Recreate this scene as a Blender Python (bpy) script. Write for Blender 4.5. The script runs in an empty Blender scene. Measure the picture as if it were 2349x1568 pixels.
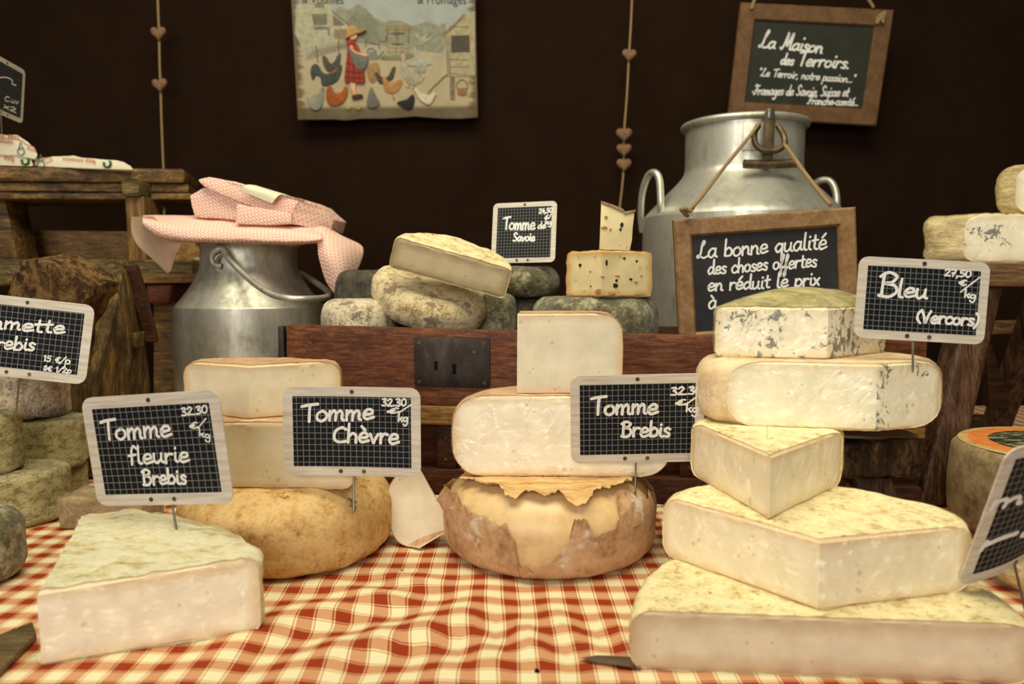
import bpy, bmesh, math, random
import numpy as np
from mathutils import Vector, Matrix, noise as mnoise

# ------------------------------------------------------------------ camera, world, light, exposure
W, H = 2349, 1568
F = 1750.0                       # focal length in pixels of the 2349 px frame
CAMH = 0.30                      # lens height above the table top (z = 0)
PITCH = math.atan(144 / F)
C = bpy.context.scene.collection
cam_d = bpy.data.cameras.new('camera'); cam = bpy.data.objects.new('camera', cam_d); C.objects.link(cam)
cam_d.sensor_width = 36.0; cam_d.lens = 36.0 * F / W; cam_d.clip_start = 0.02
cam.location = (0, 0, CAMH); cam.rotation_euler = (math.pi / 2 - PITCH, 0, 0)
cam_d.dof.use_dof = True; cam_d.dof.focus_distance = 0.90; cam_d.dof.aperture_fstop = 5.0
bpy.context.scene.camera = cam

wd = bpy.data.worlds.new('world'); bpy.context.scene.world = wd; wd.use_nodes = True
wd.node_tree.nodes['Background'].inputs[0].default_value = (1.0, 0.9, 0.75, 1)
wd.node_tree.nodes['Background'].inputs[1].default_value = 0.07

def area(name, loc, target, sx, sy, energy, color):
    l = bpy.data.lights.new(name, 'AREA'); l.shape = 'RECTANGLE'; l.size = sx; l.size_y = sy
    l.energy = energy; l.color = color
    o = bpy.data.objects.new(name, l); C.objects.link(o); o.location = loc
    o.rotation_euler = (Vector(target) - Vector(loc)).to_track_quat('-Z', 'Y').to_euler()
    return o
# daylight glowing through the stall's awning above, open street front behind the photographer
area('awning_light', (-0.1, 0.52, 1.75), (0.05, 1.0, 0.1), 1.7, 0.8, 35.0, (1.0, 0.93, 0.71))
area('street_light', (-0.8, -2.3, 1.1), (0.0, 1.1, 0.15), 2.2, 1.3, 54.0, (1.0, 0.97, 0.93))

vs = bpy.context.scene.view_settings
vs.view_transform = 'Standard'; vs.look = 'None'; vs.exposure = 0.0; vs.gamma = 1.0; vs.use_curve_mapping = False

# ------------------------------------------------------------------ geometry of the view
CO = Vector((0, 0, CAMH))
RX = Vector((1, 0, 0)); FW = Vector((0, math.cos(PITCH), -math.sin(PITCH))); UP = Vector((0, math.sin(PITCH), math.cos(PITCH)))
def ray(px, py): return RX * ((px - W / 2) / F) + UP * ((H / 2 - py) / F) + FW
def P(px, py, Y):                # the point at depth Y seen at a photo position
    r = ray(px, py); return CO + r * (Y / r.y)
def PZ(px, py, z):               # the point at height z seen at a photo position
    r = ray(px, py); return CO + r * ((z - CAMH) / r.z)
def proj(v):
    d = Vector(v) - CO
    k = d.dot(FW)
    return W / 2 + F * d.dot(RX) / k, H / 2 - F * d.dot(UP) / k

def fit_rect(corners, Y, reg=12.0, yaw0=0.0):
    """pose and size of the flat rectangle whose corners TL TR BR BL are seen at these places, its middle at depth Y"""
    cs = np.array(corners, float)
    c0 = cs.mean(0)
    sc = Y / F
    w0 = (np.linalg.norm(cs[1] - cs[0]) + np.linalg.norm(cs[2] - cs[3])) / 2 * sc
    h0 = (np.linalg.norm(cs[3] - cs[0]) + np.linalg.norm(cs[2] - cs[1])) / 2 * sc
    def mats(p):
        R = (Matrix.Rotation(p[4], 3, 'Z') @ Matrix.Rotation(p[3], 3, 'X') @ Matrix.Rotation(p[2], 3, 'Y'))
        return P(p[0], p[1], Y), R @ Vector((1, 0, 0)), R @ Vector((0, 0, 1)), R @ Vector((0, -1, 0))
    def res(p):
        c, X, Z, N = mats(p)
        out = []
        for (sx, sy), t in zip(((-1, 1), (1, 1), (1, -1), (-1, -1)), cs):
            q = proj(c + X * (sx * p[5] / 2) + Z * (sy * p[6] / 2))
            out += [q[0] - t[0], q[1] - t[1]]
        return np.array(out + [reg * p[3], reg * (p[4] - yaw0), reg * .2 * p[2]])
    p = np.array([c0[0], c0[1], 0, 0, yaw0, w0 / max(.3, math.cos(yaw0)), h0], float)
    lam = 1e-3
    step = np.array([.5, .5, 1e-3, 1e-3, 1e-3, 1e-4, 1e-4])
    for _ in range(60):
        r = res(p)
        J = np.array([(res(p + np.eye(7)[i] * step[i]) - r) / step[i] for i in range(7)]).T
        A = J.T @ J
        d = np.linalg.solve(A + lam * np.diag(np.diag(A) + 1e-9), -J.T @ r)
        if (res(p + d) ** 2).sum() < (r ** 2).sum(): p = p + d; lam *= .5
        else: lam *= 4
    c, X, Z, N = mats(p)
    M = Matrix(((X.x, Z.x, N.x, c.x), (X.y, Z.y, N.y, c.y), (X.z, Z.z, N.z, c.z), (0, 0, 0, 1)))
    return M, p[5], p[6]

def on_plane(M):
    c, n = M.translation, M.col[2].to_3d()
    Mi = M.inverted()
    def f(px, py):
        r = ray(px, py)
        t = (c - CO).dot(n) / r.dot(n)
        q = Mi @ (CO + r * t)
        return q.x, q.y
    return f

# ------------------------------------------------------------------ things and parts
def thing(name, label, cat, group=None, M=None):
    o = bpy.data.objects.new(name, None); C.objects.link(o)
    o.empty_display_size = 0.02
    if M is not None: o.matrix_world = M
    o['label'] = label; o['category'] = cat
    if group: o['group'] = group
    return o

def mesh_obj(name, vf, mat, smooth=True, uv=None):
    v, f = vf
    me = bpy.data.meshes.new(name)
    me.from_pydata([tuple(x) for x in v], [], f)
    me.update()
    if smooth:
        me.polygons.foreach_set('use_smooth', [True] * len(me.polygons))
        if smooth != 'all':
            try: me.set_sharp_from_angle(angle=math.radians(38))
            except Exception: pass
    if uv is not None:
        l = me.uv_layers.new(name='UVMap')
        for i, lp in enumerate(me.loops): l.data[i].uv = uv[lp.vertex_index]
    if mat: me.materials.append(mat)
    o = bpy.data.objects.new(name, me); C.objects.link(o)
    return o

def part(root, name, vf, mat, world=True, smooth=True, label=None, uv=None):
    """a mesh under its thing; vertices in world space or in the thing's own"""
    v, f = vf
    if world:
        base = root
        Mi = full(root).inverted()
        v = [Mi @ Vector(x) for x in v]
    o = mesh_obj(name, (v, f), mat, smooth, uv)
    o.parent = root
    if label: o['label'] = label
    return o

def full(o):
    M = o.matrix_basis.copy()
    while o.parent: o = o.parent; M = o.matrix_basis @ M
    return M

def solo(name, vf, mat, label, cat, group=None, smooth=True, kind=None, uv=None, M=None):
    v, f = vf
    if M is None:
        v = [Vector(x) for x in v]
        lo = min(x.z for x in v)
        c = sum(v, Vector()) / len(v); c.z = lo
        o = mesh_obj(name, ([x - c for x in v], f), mat, smooth, uv); o.location = c
    else:
        o = mesh_obj(name, vf, mat, smooth, uv); o.matrix_world = M
    if kind: o['kind'] = kind
    if label: o['label'] = label
    if cat: o['category'] = cat
    if group: o['group'] = group
    return o

# ------------------------------------------------------------------ shapes: each returns (vertices, faces)
def bev(vf, w, seg=2, amp=0, ns=30, sub=0):
    bm = bmesh.new()
    vs_ = [bm.verts.new(x) for x in vf[0]]
    for f in vf[1]:
        try: bm.faces.new([vs_[i] for i in f])
        except ValueError: pass
    bmesh.ops.recalc_face_normals(bm, faces=bm.faces)
    if sub: bmesh.ops.subdivide_edges(bm, edges=bm.edges, cuts=sub, use_grid_fill=True)
    if w:
        es = [e for e in bm.edges if len(e.link_faces) == 2 and e.calc_face_angle(0) > .3]
        bmesh.ops.bevel(bm, geom=es, offset=w, segments=seg, affect='EDGES', profile=.5, clamp_overlap=True)
    if amp:
        bm.normal_update()
        for v in bm.verts:
            v.co += v.normal * amp * (mnoise.noise(v.co * ns) + .5 * mnoise.noise(v.co * ns * 2.3))
    bm.verts.index_update()
    out = [v.co.copy() for v in bm.verts], [[v.index for v in f.verts] for f in bm.faces]
    bm.free(); return out

def join(*vfs):
    V, Fs = [], []
    for v, f in vfs:
        k = len(V); V += list(v); Fs += [[i + k for i in q] for q in f]
    return V, Fs

BOXF = [(0, 1, 3, 2), (4, 6, 7, 5), (0, 4, 5, 1), (2, 3, 7, 6), (0, 2, 6, 4), (1, 5, 7, 3)]
def box(lo, hi):
    return [Vector((x, y, z)) for x in (lo[0], hi[0]) for y in (lo[1], hi[1]) for z in (lo[2], hi[2])], BOXF

def beam(A, B, h, depth, w=.003, amp=0, ns=30, sub=0, up=Vector((0, 0, 1))):
    """a bar from A to B (middle of its front face), h high, going depth backwards"""
    d = (B - A).normalized(); u = (up - d * up.dot(d)).normalized(); b = u.cross(d)
    v = [E + u * (s * h / 2) + b * k for E in (A, B) for s in (-1, 1) for k in (0, depth)]
    return bev((v, BOXF), w, 2, amp, ns, sub)

def hull(front, back):
    n = len(front)
    v = list(front) + list(back)
    f = [list(range(n))[::-1], [n + i for i in range(n)]]
    f += [[i, (i + 1) % n, n + (i + 1) % n, n + i] for i in range(n)]
    return v, f

def tube(path, r, n=10, closed=False):
    path = [Vector(p) for p in path]; V, Fs = [], []
    m = len(path)
    ref = None
    for i, p in enumerate(path):
        a = path[(i - 1) % m] if closed else path[max(i - 1, 0)]
        b = path[(i + 1) % m] if closed else path[min(i + 1, m - 1)]
        t = (b - a).normalized()
        if ref is None: ref = t.orthogonal()
        ref = (ref - t * ref.dot(t)).normalized(); s = t.cross(ref)
        rr = r[i] if isinstance(r, (list, tuple)) else r
        for k in range(n):
            an = 2 * math.pi * k / n
            V.append(p + (ref * math.cos(an) + s * math.sin(an)) * rr)
    for i in range(m if closed else m - 1):
        for k in range(n):
            j = (i + 1) % m
            Fs.append([i * n + k, i * n + (k + 1) % n, j * n + (k + 1) % n, j * n + k])
    if not closed:
        Fs.append(list(range(n))[::-1]); Fs.append([(m - 1) * n + k for k in range(n)])
    return V, Fs

def spline(pts, k=8, closed=False):
    pts = [Vector(p) for p in pts]; n = len(pts); out = []
    for i in range(n if closed else n - 1):
        g = lambda j: pts[j % n] if closed else pts[min(max(j, 0), n - 1)]
        p0, p1, p2, p3 = g(i - 1), g(i), g(i + 1), g(i + 2)
        for s in range(k):
            t = s / k
            out.append(.5 * ((2 * p1) + (p2 - p0) * t + (2 * p0 - 5 * p1 + 4 * p2 - p3) * t * t + (3 * p1 - p0 - 3 * p2 + p3) * t ** 3))
    if not closed: out.append(pts[-1])
    return out

def lathe(prof, n=72, amp=0, ns=20, seed=0, cx=0, cy=0, cz=0):
    V, Fs = [], []; m = len(prof)
    rings = []
    off = Vector((seed * 3.7, seed * 1.3, seed * 2.1))
    for i, (r, z) in enumerate(prof):
        if r < 1e-6:
            rings.append([len(V)]); V.append(Vector((0, 0, z))); continue
        rings.append(list(range(len(V), len(V) + n)))
        for k in range(n):
            a = 2 * math.pi * k / n
            V.append(Vector((r * math.cos(a), r * math.sin(a), z)))
    for i in range(m - 1):
        a, b = rings[i], rings[i + 1]
        for k in range(n):
            k2 = (k + 1) % n
            if len(a) == 1 and len(b) == 1: continue
            if len(a) == 1: Fs.append([a[0], b[k2], b[k]])
            elif len(b) == 1: Fs.append([a[k], a[k2], b[0]])
            else: Fs.append([a[k], a[k2], b[k2], b[k]])
    if amp:
        zm = (prof[0][1] + prof[-1][1]) / 2
        for i, v in enumerate(V):
            nv = Vector((v.x, v.y, (v.z - zm) * 1.5)).normalized()
            q = v * ns + off
            V[i] = v + nv * amp * (mnoise.noise(q) + .5 * mnoise.noise(q * 2.7) + .35 * mnoise.noise(q * 6.1))
    o = Vector((cx, cy, cz))
    return [v + o for v in V], Fs

def wheel(R, Hh, e=None, bulge=0.0, n=96, amp=.0015, ns=22, seed=0, eb=None):
    """a whole round cheese standing on z = 0"""
    e = min(e or Hh * .4, Hh * .499)
    eb = eb or e
    pr = [(0, 0)] + [((R - eb) * t, .0004 * math.sin(9 * t)) for t in (.2, .4, .6, .8, .93)]
    for i in range(9):
        a = -math.pi / 2 + math.pi / 2 * i / 8
        pr.append((R - eb + eb * math.cos(a), eb + eb * math.sin(a)))
    k = 5
    for i in range(1, k): pr.append((R, eb + (Hh - e - eb) * i / k))
    for i in range(9):
        a = math.pi / 2 * i / 8
        pr.append((R - e + e * math.cos(a), Hh - e + e * math.sin(a)))
    pr += [((R - e) * t, Hh - .0004 * math.sin(9 * t)) for t in (.95, .85, .7, .5, .3, .12)] + [(0, Hh)]
    pr = [(r + (bulge * math.sin(math.pi * z / Hh) * (r / R) if r > 0 else 0), z) for r, z in pr]
    return lathe(pr, n, amp, ns, seed)

def cap_fill(loop):
    return list(loop), [list(range(len(loop)))]

def prism2(poly, d, z=0.0):
    """flat outline (x, y) given thickness d towards +z"""
    a = [Vector((x, y, z + d)) for x, y in poly]; b = [Vector((x, y, z)) for x, y in poly]
    n = len(poly)
    area2 = sum(poly[i][0] * poly[(i + 1) % n][1] - poly[(i + 1) % n][0] * poly[i][1] for i in range(n))
    if area2 < 0: a, b = a[::-1], b[::-1]
    return a + b, [list(range(n)), [n + i for i in range(n)][::-1]] + [[i, n + i, n + (i + 1) % n, (i + 1) % n] for i in range(n)]

def rrect(w, h, r, k=6):
    out = []
    for cx, cy, a0 in ((w / 2 - r, h / 2 - r, 0), (-w / 2 + r, h / 2 - r, 90), (-w / 2 + r, -h / 2 + r, 180), (w / 2 - r, -h / 2 + r, 270)):
        for i in range(k + 1):
            a = math.radians(a0 + 90 * i / k); out.append((cx + r * math.cos(a), cy + r * math.sin(a)))
    return out

# ------------------------------------------------------------------ materials
def srgb(r, g, b):
    f = lambda c: (c / 255 / 12.92) if c / 255 <= .04045 else ((c / 255 + .055) / 1.055) ** 2.4
    return (f(r), f(g), f(b), 1)

class Mat:
    def __init__(s, name, rough=.6, spec=.4, metal=0):
        s.m = bpy.data.materials.new(name); s.m.use_nodes = True; s.t = s.m.node_tree
        s.b = s.t.nodes['Principled BSDF']
        s.b.inputs['Roughness'].default_value = rough; s.b.inputs['Metallic'].default_value = metal
        s.b.inputs['Specular IOR Level'].default_value = spec
        s._c = {}
    def n(s, t, **k):
        x = s.t.nodes.new(t)
        for a, b in k.items(): setattr(x, a, b)
        return x
    def put(s, inp, v):
        if hasattr(v, 'is_output') or isinstance(v, bpy.types.NodeSocket): s.t.links.new(v, inp)
        elif v is not None: inp.default_value = v
    def co(s, kind='Object', scale=None, rot=None):
        key = (kind, scale, rot)
        if key in s._c: return s._c[key]
        o = s.n('ShaderNodeTexCoord').outputs[kind]
        if scale or rot:
            mp = s.n('ShaderNodeMapping'); s.t.links.new(o, mp.inputs[0])
            if scale: mp.inputs['Scale'].default_value = scale
            if rot: mp.inputs['Rotation'].default_value = rot
            o = mp.outputs[0]
        s._c[key] = o; return o
    def noise(s, scale, detail=4, rough=.6, vec=None, dist=0):
        x = s.n('ShaderNodeTexNoise'); x.inputs['Scale'].default_value = scale; x.inputs['Detail'].default_value = detail
        x.inputs['Roughness'].default_value = rough; x.inputs['Distortion'].default_value = dist
        s.t.links.new(vec or s.co(), x.inputs['Vector']); return x.outputs['Fac']
    def voro(s, scale, vec=None, rnd=1, feature='F1', out='Distance'):
        x = s.n('ShaderNodeTexVoronoi', feature=feature); x.inputs['Scale'].default_value = scale
        x.inputs['Randomness'].default_value = rnd
        s.t.links.new(vec or s.co(), x.inputs['Vector']); return x.outputs[out]
    def ramp(s, fac, stops, interp='LINEAR'):
        x = s.n('ShaderNodeValToRGB'); x.color_ramp.interpolation = interp
        e = x.color_ramp.elements
        while len(e) < len(stops): e.new(.5)
        for q, (p, c) in zip(e, stops):
            q.position = p; q.color = c if isinstance(c, tuple) else (c, c, c, 1)
        s.put(x.inputs[0], fac); return x.outputs[0]
    def mix(s, fac, a, b, blend='MIX'):
        x = s.n('ShaderNodeMix', data_type='RGBA', blend_type=blend)
        s.put(x.inputs[0], fac); s.put(x.inputs[6], a); s.put(x.inputs[7], b); return x.outputs[2]
    def math(s, op, a, b=None, clamp=False):
        x = s.n('ShaderNodeMath', operation=op); x.use_clamp = clamp
        s.put(x.inputs[0], a)
        if b is not None: s.put(x.inputs[1], b)
        return x.outputs[0]
    def attr(s, name):
        x = s.n('ShaderNodeAttribute', attribute_name=name); return x.outputs['Fac']
    def sep(s, v):
        x = s.n('ShaderNodeSeparateXYZ'); s.t.links.new(v, x.inputs[0]); return x.outputs
    def col(s, v): s.put(s.b.inputs['Base Color'], v)
    def rough(s, v): s.put(s.b.inputs['Roughness'], v)
    def bump(s, h, strength=.5, dist=.002):
        x = s.n('ShaderNodeBump'); x.inputs['Strength'].default_value = strength; x.inputs['Distance'].default_value = dist
        s.put(x.inputs['Height'], h)
        old = s.b.inputs['Normal'].links
        if old: s.t.links.new(old[0].from_socket, x.inputs['Normal'])
        s.t.links.new(x.outputs[0], s.b.inputs['Normal'])

def plain(name, c, rough=.6, spec=.4, metal=0, var=.12, vs_=60, bump=0, bs=200):
    m = Mat(name, rough, spec, metal)
    d = tuple(x * (1 - var * 2) for x in c[:3]) + (1,); u = tuple(min(1, x * (1 + var)) for x in c[:3]) + (1,)
    m.col(m.ramp(m.noise(vs_, 5), [(.3, d), (.7, u)]))
    if bump: m.bump(m.noise(bs, 3), bump, .001)
    return m.m

def paste(name, base, edge, vein=0, edge_w=.011, pit=.30, rough=.45, sss=.08):
    m = Mat(name, rough, .35)
    n1 = m.noise(45, 4); n2 = m.noise(300, 2)
    d = m.attr('edge')
    f = m.math('DIVIDE', m.math('ADD', d, m.math('MULTIPLY', m.math('SUBTRACT', n1, .5), edge_w * .7)), edge_w, True)
    d2 = tuple(x * .9 for x in base[:3]) + (1,); u2 = tuple(min(1, x * 1.05) for x in base[:3]) + (1,)
    body = m.ramp(n1, [(.3, d2), (.7, u2)])
    c = m.mix(m.ramp(f, [(0, .0), (1, 1.0)]), edge, body)
    # pin-hole openings in the paste
    sz = m.noise(60, 1)
    wv3 = m.n('ShaderNodeTexNoise'); wv3.inputs['Scale'].default_value = 260; m.t.links.new(m.co(), wv3.inputs['Vector'])
    vm = m.n('ShaderNodeVectorMath', operation='MULTIPLY_ADD'); m.t.links.new(wv3.outputs['Color'], vm.inputs[0]); vm.inputs[1].default_value = (.004, .004, .004); m.t.links.new(m.co(), vm.inputs[2])
    v = m.voro(120, vm.outputs[0])
    thr = m.math('MULTIPLY', m.math('SUBTRACT', sz, .50, True), pit * 4.4)
    hole = m.math('LESS_THAN', v, thr)
    c = m.mix(m.math('MULTIPLY', hole, .45), c, tuple(x * y for x, y in zip(base[:3], (.55, .42, .28))) + (1,))
    m.bump(m.math('SUBTRACT', m.math('MULTIPLY', n2, .25), m.math('MULTIPLY', hole, .7)), .35, .0012)
    if vein:
        warp = m.noise(150, 3, .7)
        k1 = m.noise(110, 5, .7, dist=.8); k2 = m.noise(36, 2)
        a = m.math('MULTIPLY', m.attr('vein'), vein)
        s_ = m.math('ADD', m.math('MULTIPLY', k1, .75), m.math('MULTIPLY', k2, .45))
        s_ = m.math('ADD', s_, m.math('MULTIPLY', m.math('SUBTRACT', a, 1), .30))
        ve = m.ramp(s_, [(.675, 0.0), (.705, 1.0)])
        c = m.mix(m.math('MULTIPLY', ve, .92), c, srgb(54, 62, 58))
        halo = m.ramp(s_, [(.62, 0.0), (.70, .25)])
        c = m.mix(halo, c, srgb(176, 178, 160))
    m.col(c)
    if sss:
        m.b.inputs['Subsurface Weight'].default_value = sss
        m.b.inputs['Subsurface Radius'].default_value = (.008, .005, .0025)
        m.b.inputs['Subsurface Scale'].default_value = .6
    return m.m

def tight(stops, k=.6): return [(.5 + (p - .5) * k, c) for p, c in stops]

def rind(name, stops, sc=40, rough=.8, bump=.6, bd=.003, spots=None, stretch=None, fuzz=0, spec=.2):
    m = Mat(name, rough, spec)
    vec = m.co('Object', stretch) if stretch else m.co()
    n1 = m.noise(sc, 8, .68, vec); n2 = m.noise(sc * 4.5, 5, .7, vec)
    f = m.math('ADD', m.math('MULTIPLY', n1, .65), m.math('MULTIPLY', n2, .35))
    c = m.ramp(f, tight(stops))
    if spots:
        k = m.noise(spots[1], 4, .7)
        c = m.mix(m.ramp(k, [(spots[2], 0.0), (spots[2] + .06, .85)]), c, spots[0])
    m.col(c)
    m.bump(m.math('ADD', n1, m.math('MULTIPLY', n2, .6)), bump, bd)
    if fuzz:
        m.b.inputs['Sheen Weight'].default_value = fuzz
    return m.m

def wood(name, stops, stretch=(2, 40, 40), sc=1.0, rough=.65, bump=.4, holes=0, spec=.3, dirt=None):
    m = Mat(name, rough, spec)
    vec = m.co('Object', stretch)
    n1 = m.noise(3 * sc, 7, .62, vec, .4); n2 = m.noise(14 * sc, 5, .6, vec)
    f = m.math('ADD', m.math('MULTIPLY', n1, .6), m.math('MULTIPLY', n2, .4))
    c = m.ramp(f, tight(stops))
    if holes:
        v = m.voro(holes)
        h = m.math('LESS_THAN', v, m.math('MULTIPLY', m.math('SUBTRACT', m.noise(holes * .35, 1), .5, True), .38))
        c = m.mix(h, c, (.006, .003, .002, 1))
    if dirt:
        k = m.noise(dirt[1], 5, .7)
        c = m.mix(m.ramp(k, [(.5, 0.0), (.68, .8)]), c, dirt[0])
    m.col(c); m.bump(f, bump, .0015)
    return m.m

MT = {}
MT['paste_cream'] = paste('paste_cream', srgb(238, 224, 190), srgb(220, 190, 144), edge_w=.009)
MT['paste_ivory'] = paste('paste_ivory', srgb(240, 229, 198), srgb(226, 196, 156), pit=.28)
MT['paste_white'] = paste('paste_white', srgb(240, 231, 206), srgb(222, 200, 158), pit=.26)
MT['paste_grey'] = paste('paste_grey', srgb(228, 212, 168), srgb(180, 158, 116), edge_w=.014, pit=.27)
MT['paste_pink'] = paste('paste_pink', srgb(230, 216, 186), srgb(198, 170, 134), edge_w=.016, pit=.27)
MT['paste_blue'] = paste('paste_blue', srgb(240, 231, 202), srgb(226, 206, 164), vein=1.0, pit=.28)
MT['paste_herb'] = paste('paste_herb', srgb(232, 214, 160), srgb(206, 160, 92), vein=.0, pit=.42)
MT['paste_half'] = paste('paste_half', srgb(204, 190, 156), srgb(150, 130, 92), pit=.22)

MT['rind_flower'] = rind('rind_flower', [(.28, srgb(184, 158, 104)), (.42, srgb(232, 216, 160)), (.56, srgb(250, 243, 206)), (.78, srgb(214, 194, 140))], 24, .75, 1.0, .007, stretch=(1, 3.0, 1))
MT['rind_gold'] = rind('rind_gold', [(.26, srgb(160, 118, 66)), (.44, srgb(206, 168, 106)), (.6, srgb(224, 190, 132)), (.8, srgb(190, 148, 88))], 46, .8, .7, .0025, spots=(srgb(112, 80, 44), 40, .63))
MT['rind_pale'] = rind('rind_pale', [(.28, srgb(170, 144, 94)), (.42, srgb(222, 202, 146)), (.6, srgb(242, 230, 182)), (.8, srgb(226, 206, 150))], 60, .8, .6, .0025, spots=(srgb(150, 122, 78), 110, .60))
MT['rind_grey'] = rind('rind_grey', [(.26, srgb(112, 94, 74)), (.44, srgb(184, 166, 134)), (.58, srgb(236, 222, 188)), (.76, srgb(168, 146, 116))], 60, .9, .8, .003, spots=(srgb(120, 108, 96), 30, .58), fuzz=.2)
MT['rind_stone'] = rind('rind_stone', [(.26, srgb(120, 98, 70)), (.42, srgb(204, 180, 128)), (.56, srgb(246, 230, 182)), (.76, srgb(184, 156, 108))], 62, .9, 1.0, .0035, spots=(srgb(136, 116, 92), 30, .57), fuzz=.2)
MT['rind_moss'] = rind('rind_moss', [(.25, srgb(62, 58, 40)), (.45, srgb(108, 102, 74)), (.6, srgb(158, 150, 114)), (.78, srgb(196, 190, 160))], 50, .9, .9, .003, spots=(srgb(84, 80, 58), 22, .56), fuzz=.2)
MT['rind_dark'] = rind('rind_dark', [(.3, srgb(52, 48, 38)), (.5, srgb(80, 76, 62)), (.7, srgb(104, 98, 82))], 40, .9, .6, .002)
MT['rind_basket'] = rind('rind_basket', [(.26, srgb(104, 90, 50)), (.44, srgb(174, 158, 100)), (.6, srgb(220, 206, 148)), (.78, srgb(166, 148, 94))], 75, .9, 1.0, .005, stretch=(1, 1, 1.6), fuzz=.15)
MT['rind_brown'] = rind('rind_brown', [(.25, srgb(150, 112, 76)), (.5, srgb(200, 160, 118)), (.75, srgb(214, 182, 144))], 30, .6, .5, .0025, spots=(srgb(222, 212, 194), 20, .60), spec=.3)
MT['rind_washed'] = rind('rind_washed', [(.3, srgb(172, 128, 76)), (.5, srgb(222, 180, 118)), (.7, srgb(238, 206, 150))], 22, .8, .7, .003, stretch=(1, 4, 1))
MT['honey'] = rind('honey', [(.2, srgb(196, 154, 96)), (.5, srgb(228, 196, 142)), (.8, srgb(206, 164, 104))], 11, .38, .12, .002, spec=.45)
MT['rind_smooth'] = rind('rind_smooth', [(.3, srgb(190, 158, 120)), (.5, srgb(220, 192, 150)), (.7, srgb(232, 212, 170))], 18, .6, .2, .002, spec=.35)
MT['rind_olive'] = rind('rind_olive', [(.3, srgb(124, 114, 66)), (.5, srgb(170, 158, 104)), (.72, srgb(206, 196, 144))], 30, .4, .7, .003, spec=.5)
MT['rind_taupe'] = rind('rind_taupe', [(.3, srgb(116, 96, 66)), (.5, srgb(152, 130, 94)), (.7, srgb(178, 156, 116))], 34, .85, .4, .002)
MT['rind_wrap'] = rind('rind_wrap', [(.3, srgb(140, 118, 72)), (.5, srgb(190, 168, 112)), (.72, srgb(228, 212, 160))], 26, .28, .7, .003, spec=.6, stretch=(1, 1, 3))

MT['oak_dark'] = wood('oak_dark', [(.3, srgb(52, 36, 15)), (.5, srgb(108, 80, 38)), (.7, srgb(156, 122, 66))], (3, 40, 40), rough=.6, dirt=(srgb(40, 26, 12), 10))
MT['oak_upright'] = wood('oak_upright', [(.3, srgb(60, 40, 16)), (.5, srgb(112, 80, 36)), (.7, srgb(150, 114, 58))], (40, 40, 3), rough=.6)
MT['oak_grey'] = wood('oak_grey', [(.3, srgb(48, 38, 20)), (.5, srgb(96, 80, 46)), (.7, srgb(140, 122, 74))], (3, 44, 44), rough=.75)
MT['timber_olive'] = wood('timber_olive', [(.3, srgb(44, 32, 14)), (.5, srgb(88, 68, 32)), (.7, srgb(140, 112, 56))], (26, 26, 4), rough=.8, bump=.7, dirt=(srgb(46, 34, 18), 14))
MT['trunk_red'] = wood('trunk_red', [(.25, srgb(48, 24, 12)), (.5, srgb(104, 58, 32)), (.75, srgb(142, 92, 56))], (1.6, 80, 80), rough=.6, holes=70, dirt=(srgb(64, 30, 14), 6))
MT['trunk_dark'] = wood('trunk_dark', [(.3, srgb(30, 14, 6)), (.5, srgb(62, 32, 14)), (.7, srgb(88, 50, 24))], (3, 60, 60), rough=.6, holes=70)
MT['trunk_ochre'] = wood('trunk_ochre', [(.3, srgb(84, 54, 22)), (.5, srgb(134, 98, 48)), (.7, srgb(168, 130, 72))], (3, 60, 60), rough=.6)
MT['frame_oak'] = wood('frame_oak', [(.25, srgb(108, 78, 46)), (.5, srgb(138, 104, 66)), (.75, srgb(160, 128, 86))], (9, 9, 9), rough=.55, bump=.1)
MT['frame_walnut'] = wood('frame_walnut', [(.25, srgb(84, 58, 34)), (.5, srgb(106, 76, 46)), (.75, srgb(122, 90, 56))], (9, 9, 9), rough=.6, bump=.1)
MT['leg_brown'] = wood('leg_brown', [(.3, srgb(40, 24, 14)), (.5, srgb(78, 52, 34)), (.7, srgb(116, 86, 62))], (30, 30, 3), rough=.55, spec=.3)
MT['stool_top'] = wood('stool_top', [(.3, srgb(66, 44, 26)), (.5, srgb(110, 82, 52)), (.7, srgb(150, 118, 78))], (3, 40, 40), rough=.5)
MT['bark'] = rind('bark', [(.3, srgb(34, 20, 10)), (.45, srgb(84, 58, 32)), (.58, srgb(140, 106, 60)), (.74, srgb(70, 48, 26))], 26, .85, 1.0, .008, stretch=(1.5, 1.5, .8), spots=(srgb(34, 22, 12), 22, .56))
MT['bark_dark'] = rind('bark_dark', [(.28, srgb(26, 16, 9)), (.5, srgb(70, 48, 30)), (.72, srgb(132, 100, 62))], 30, .8, 1.0, .008, stretch=(2.2, 2.2, .6), spots=(srgb(22, 15, 9), 24, .55))
MT['slab_top'] = wood('slab_top', [(.3, srgb(60, 48, 28)), (.5, srgb(92, 76, 46)), (.7, srgb(120, 102, 64))], (4, 26, 26), rough=.4, spec=.5)

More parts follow.
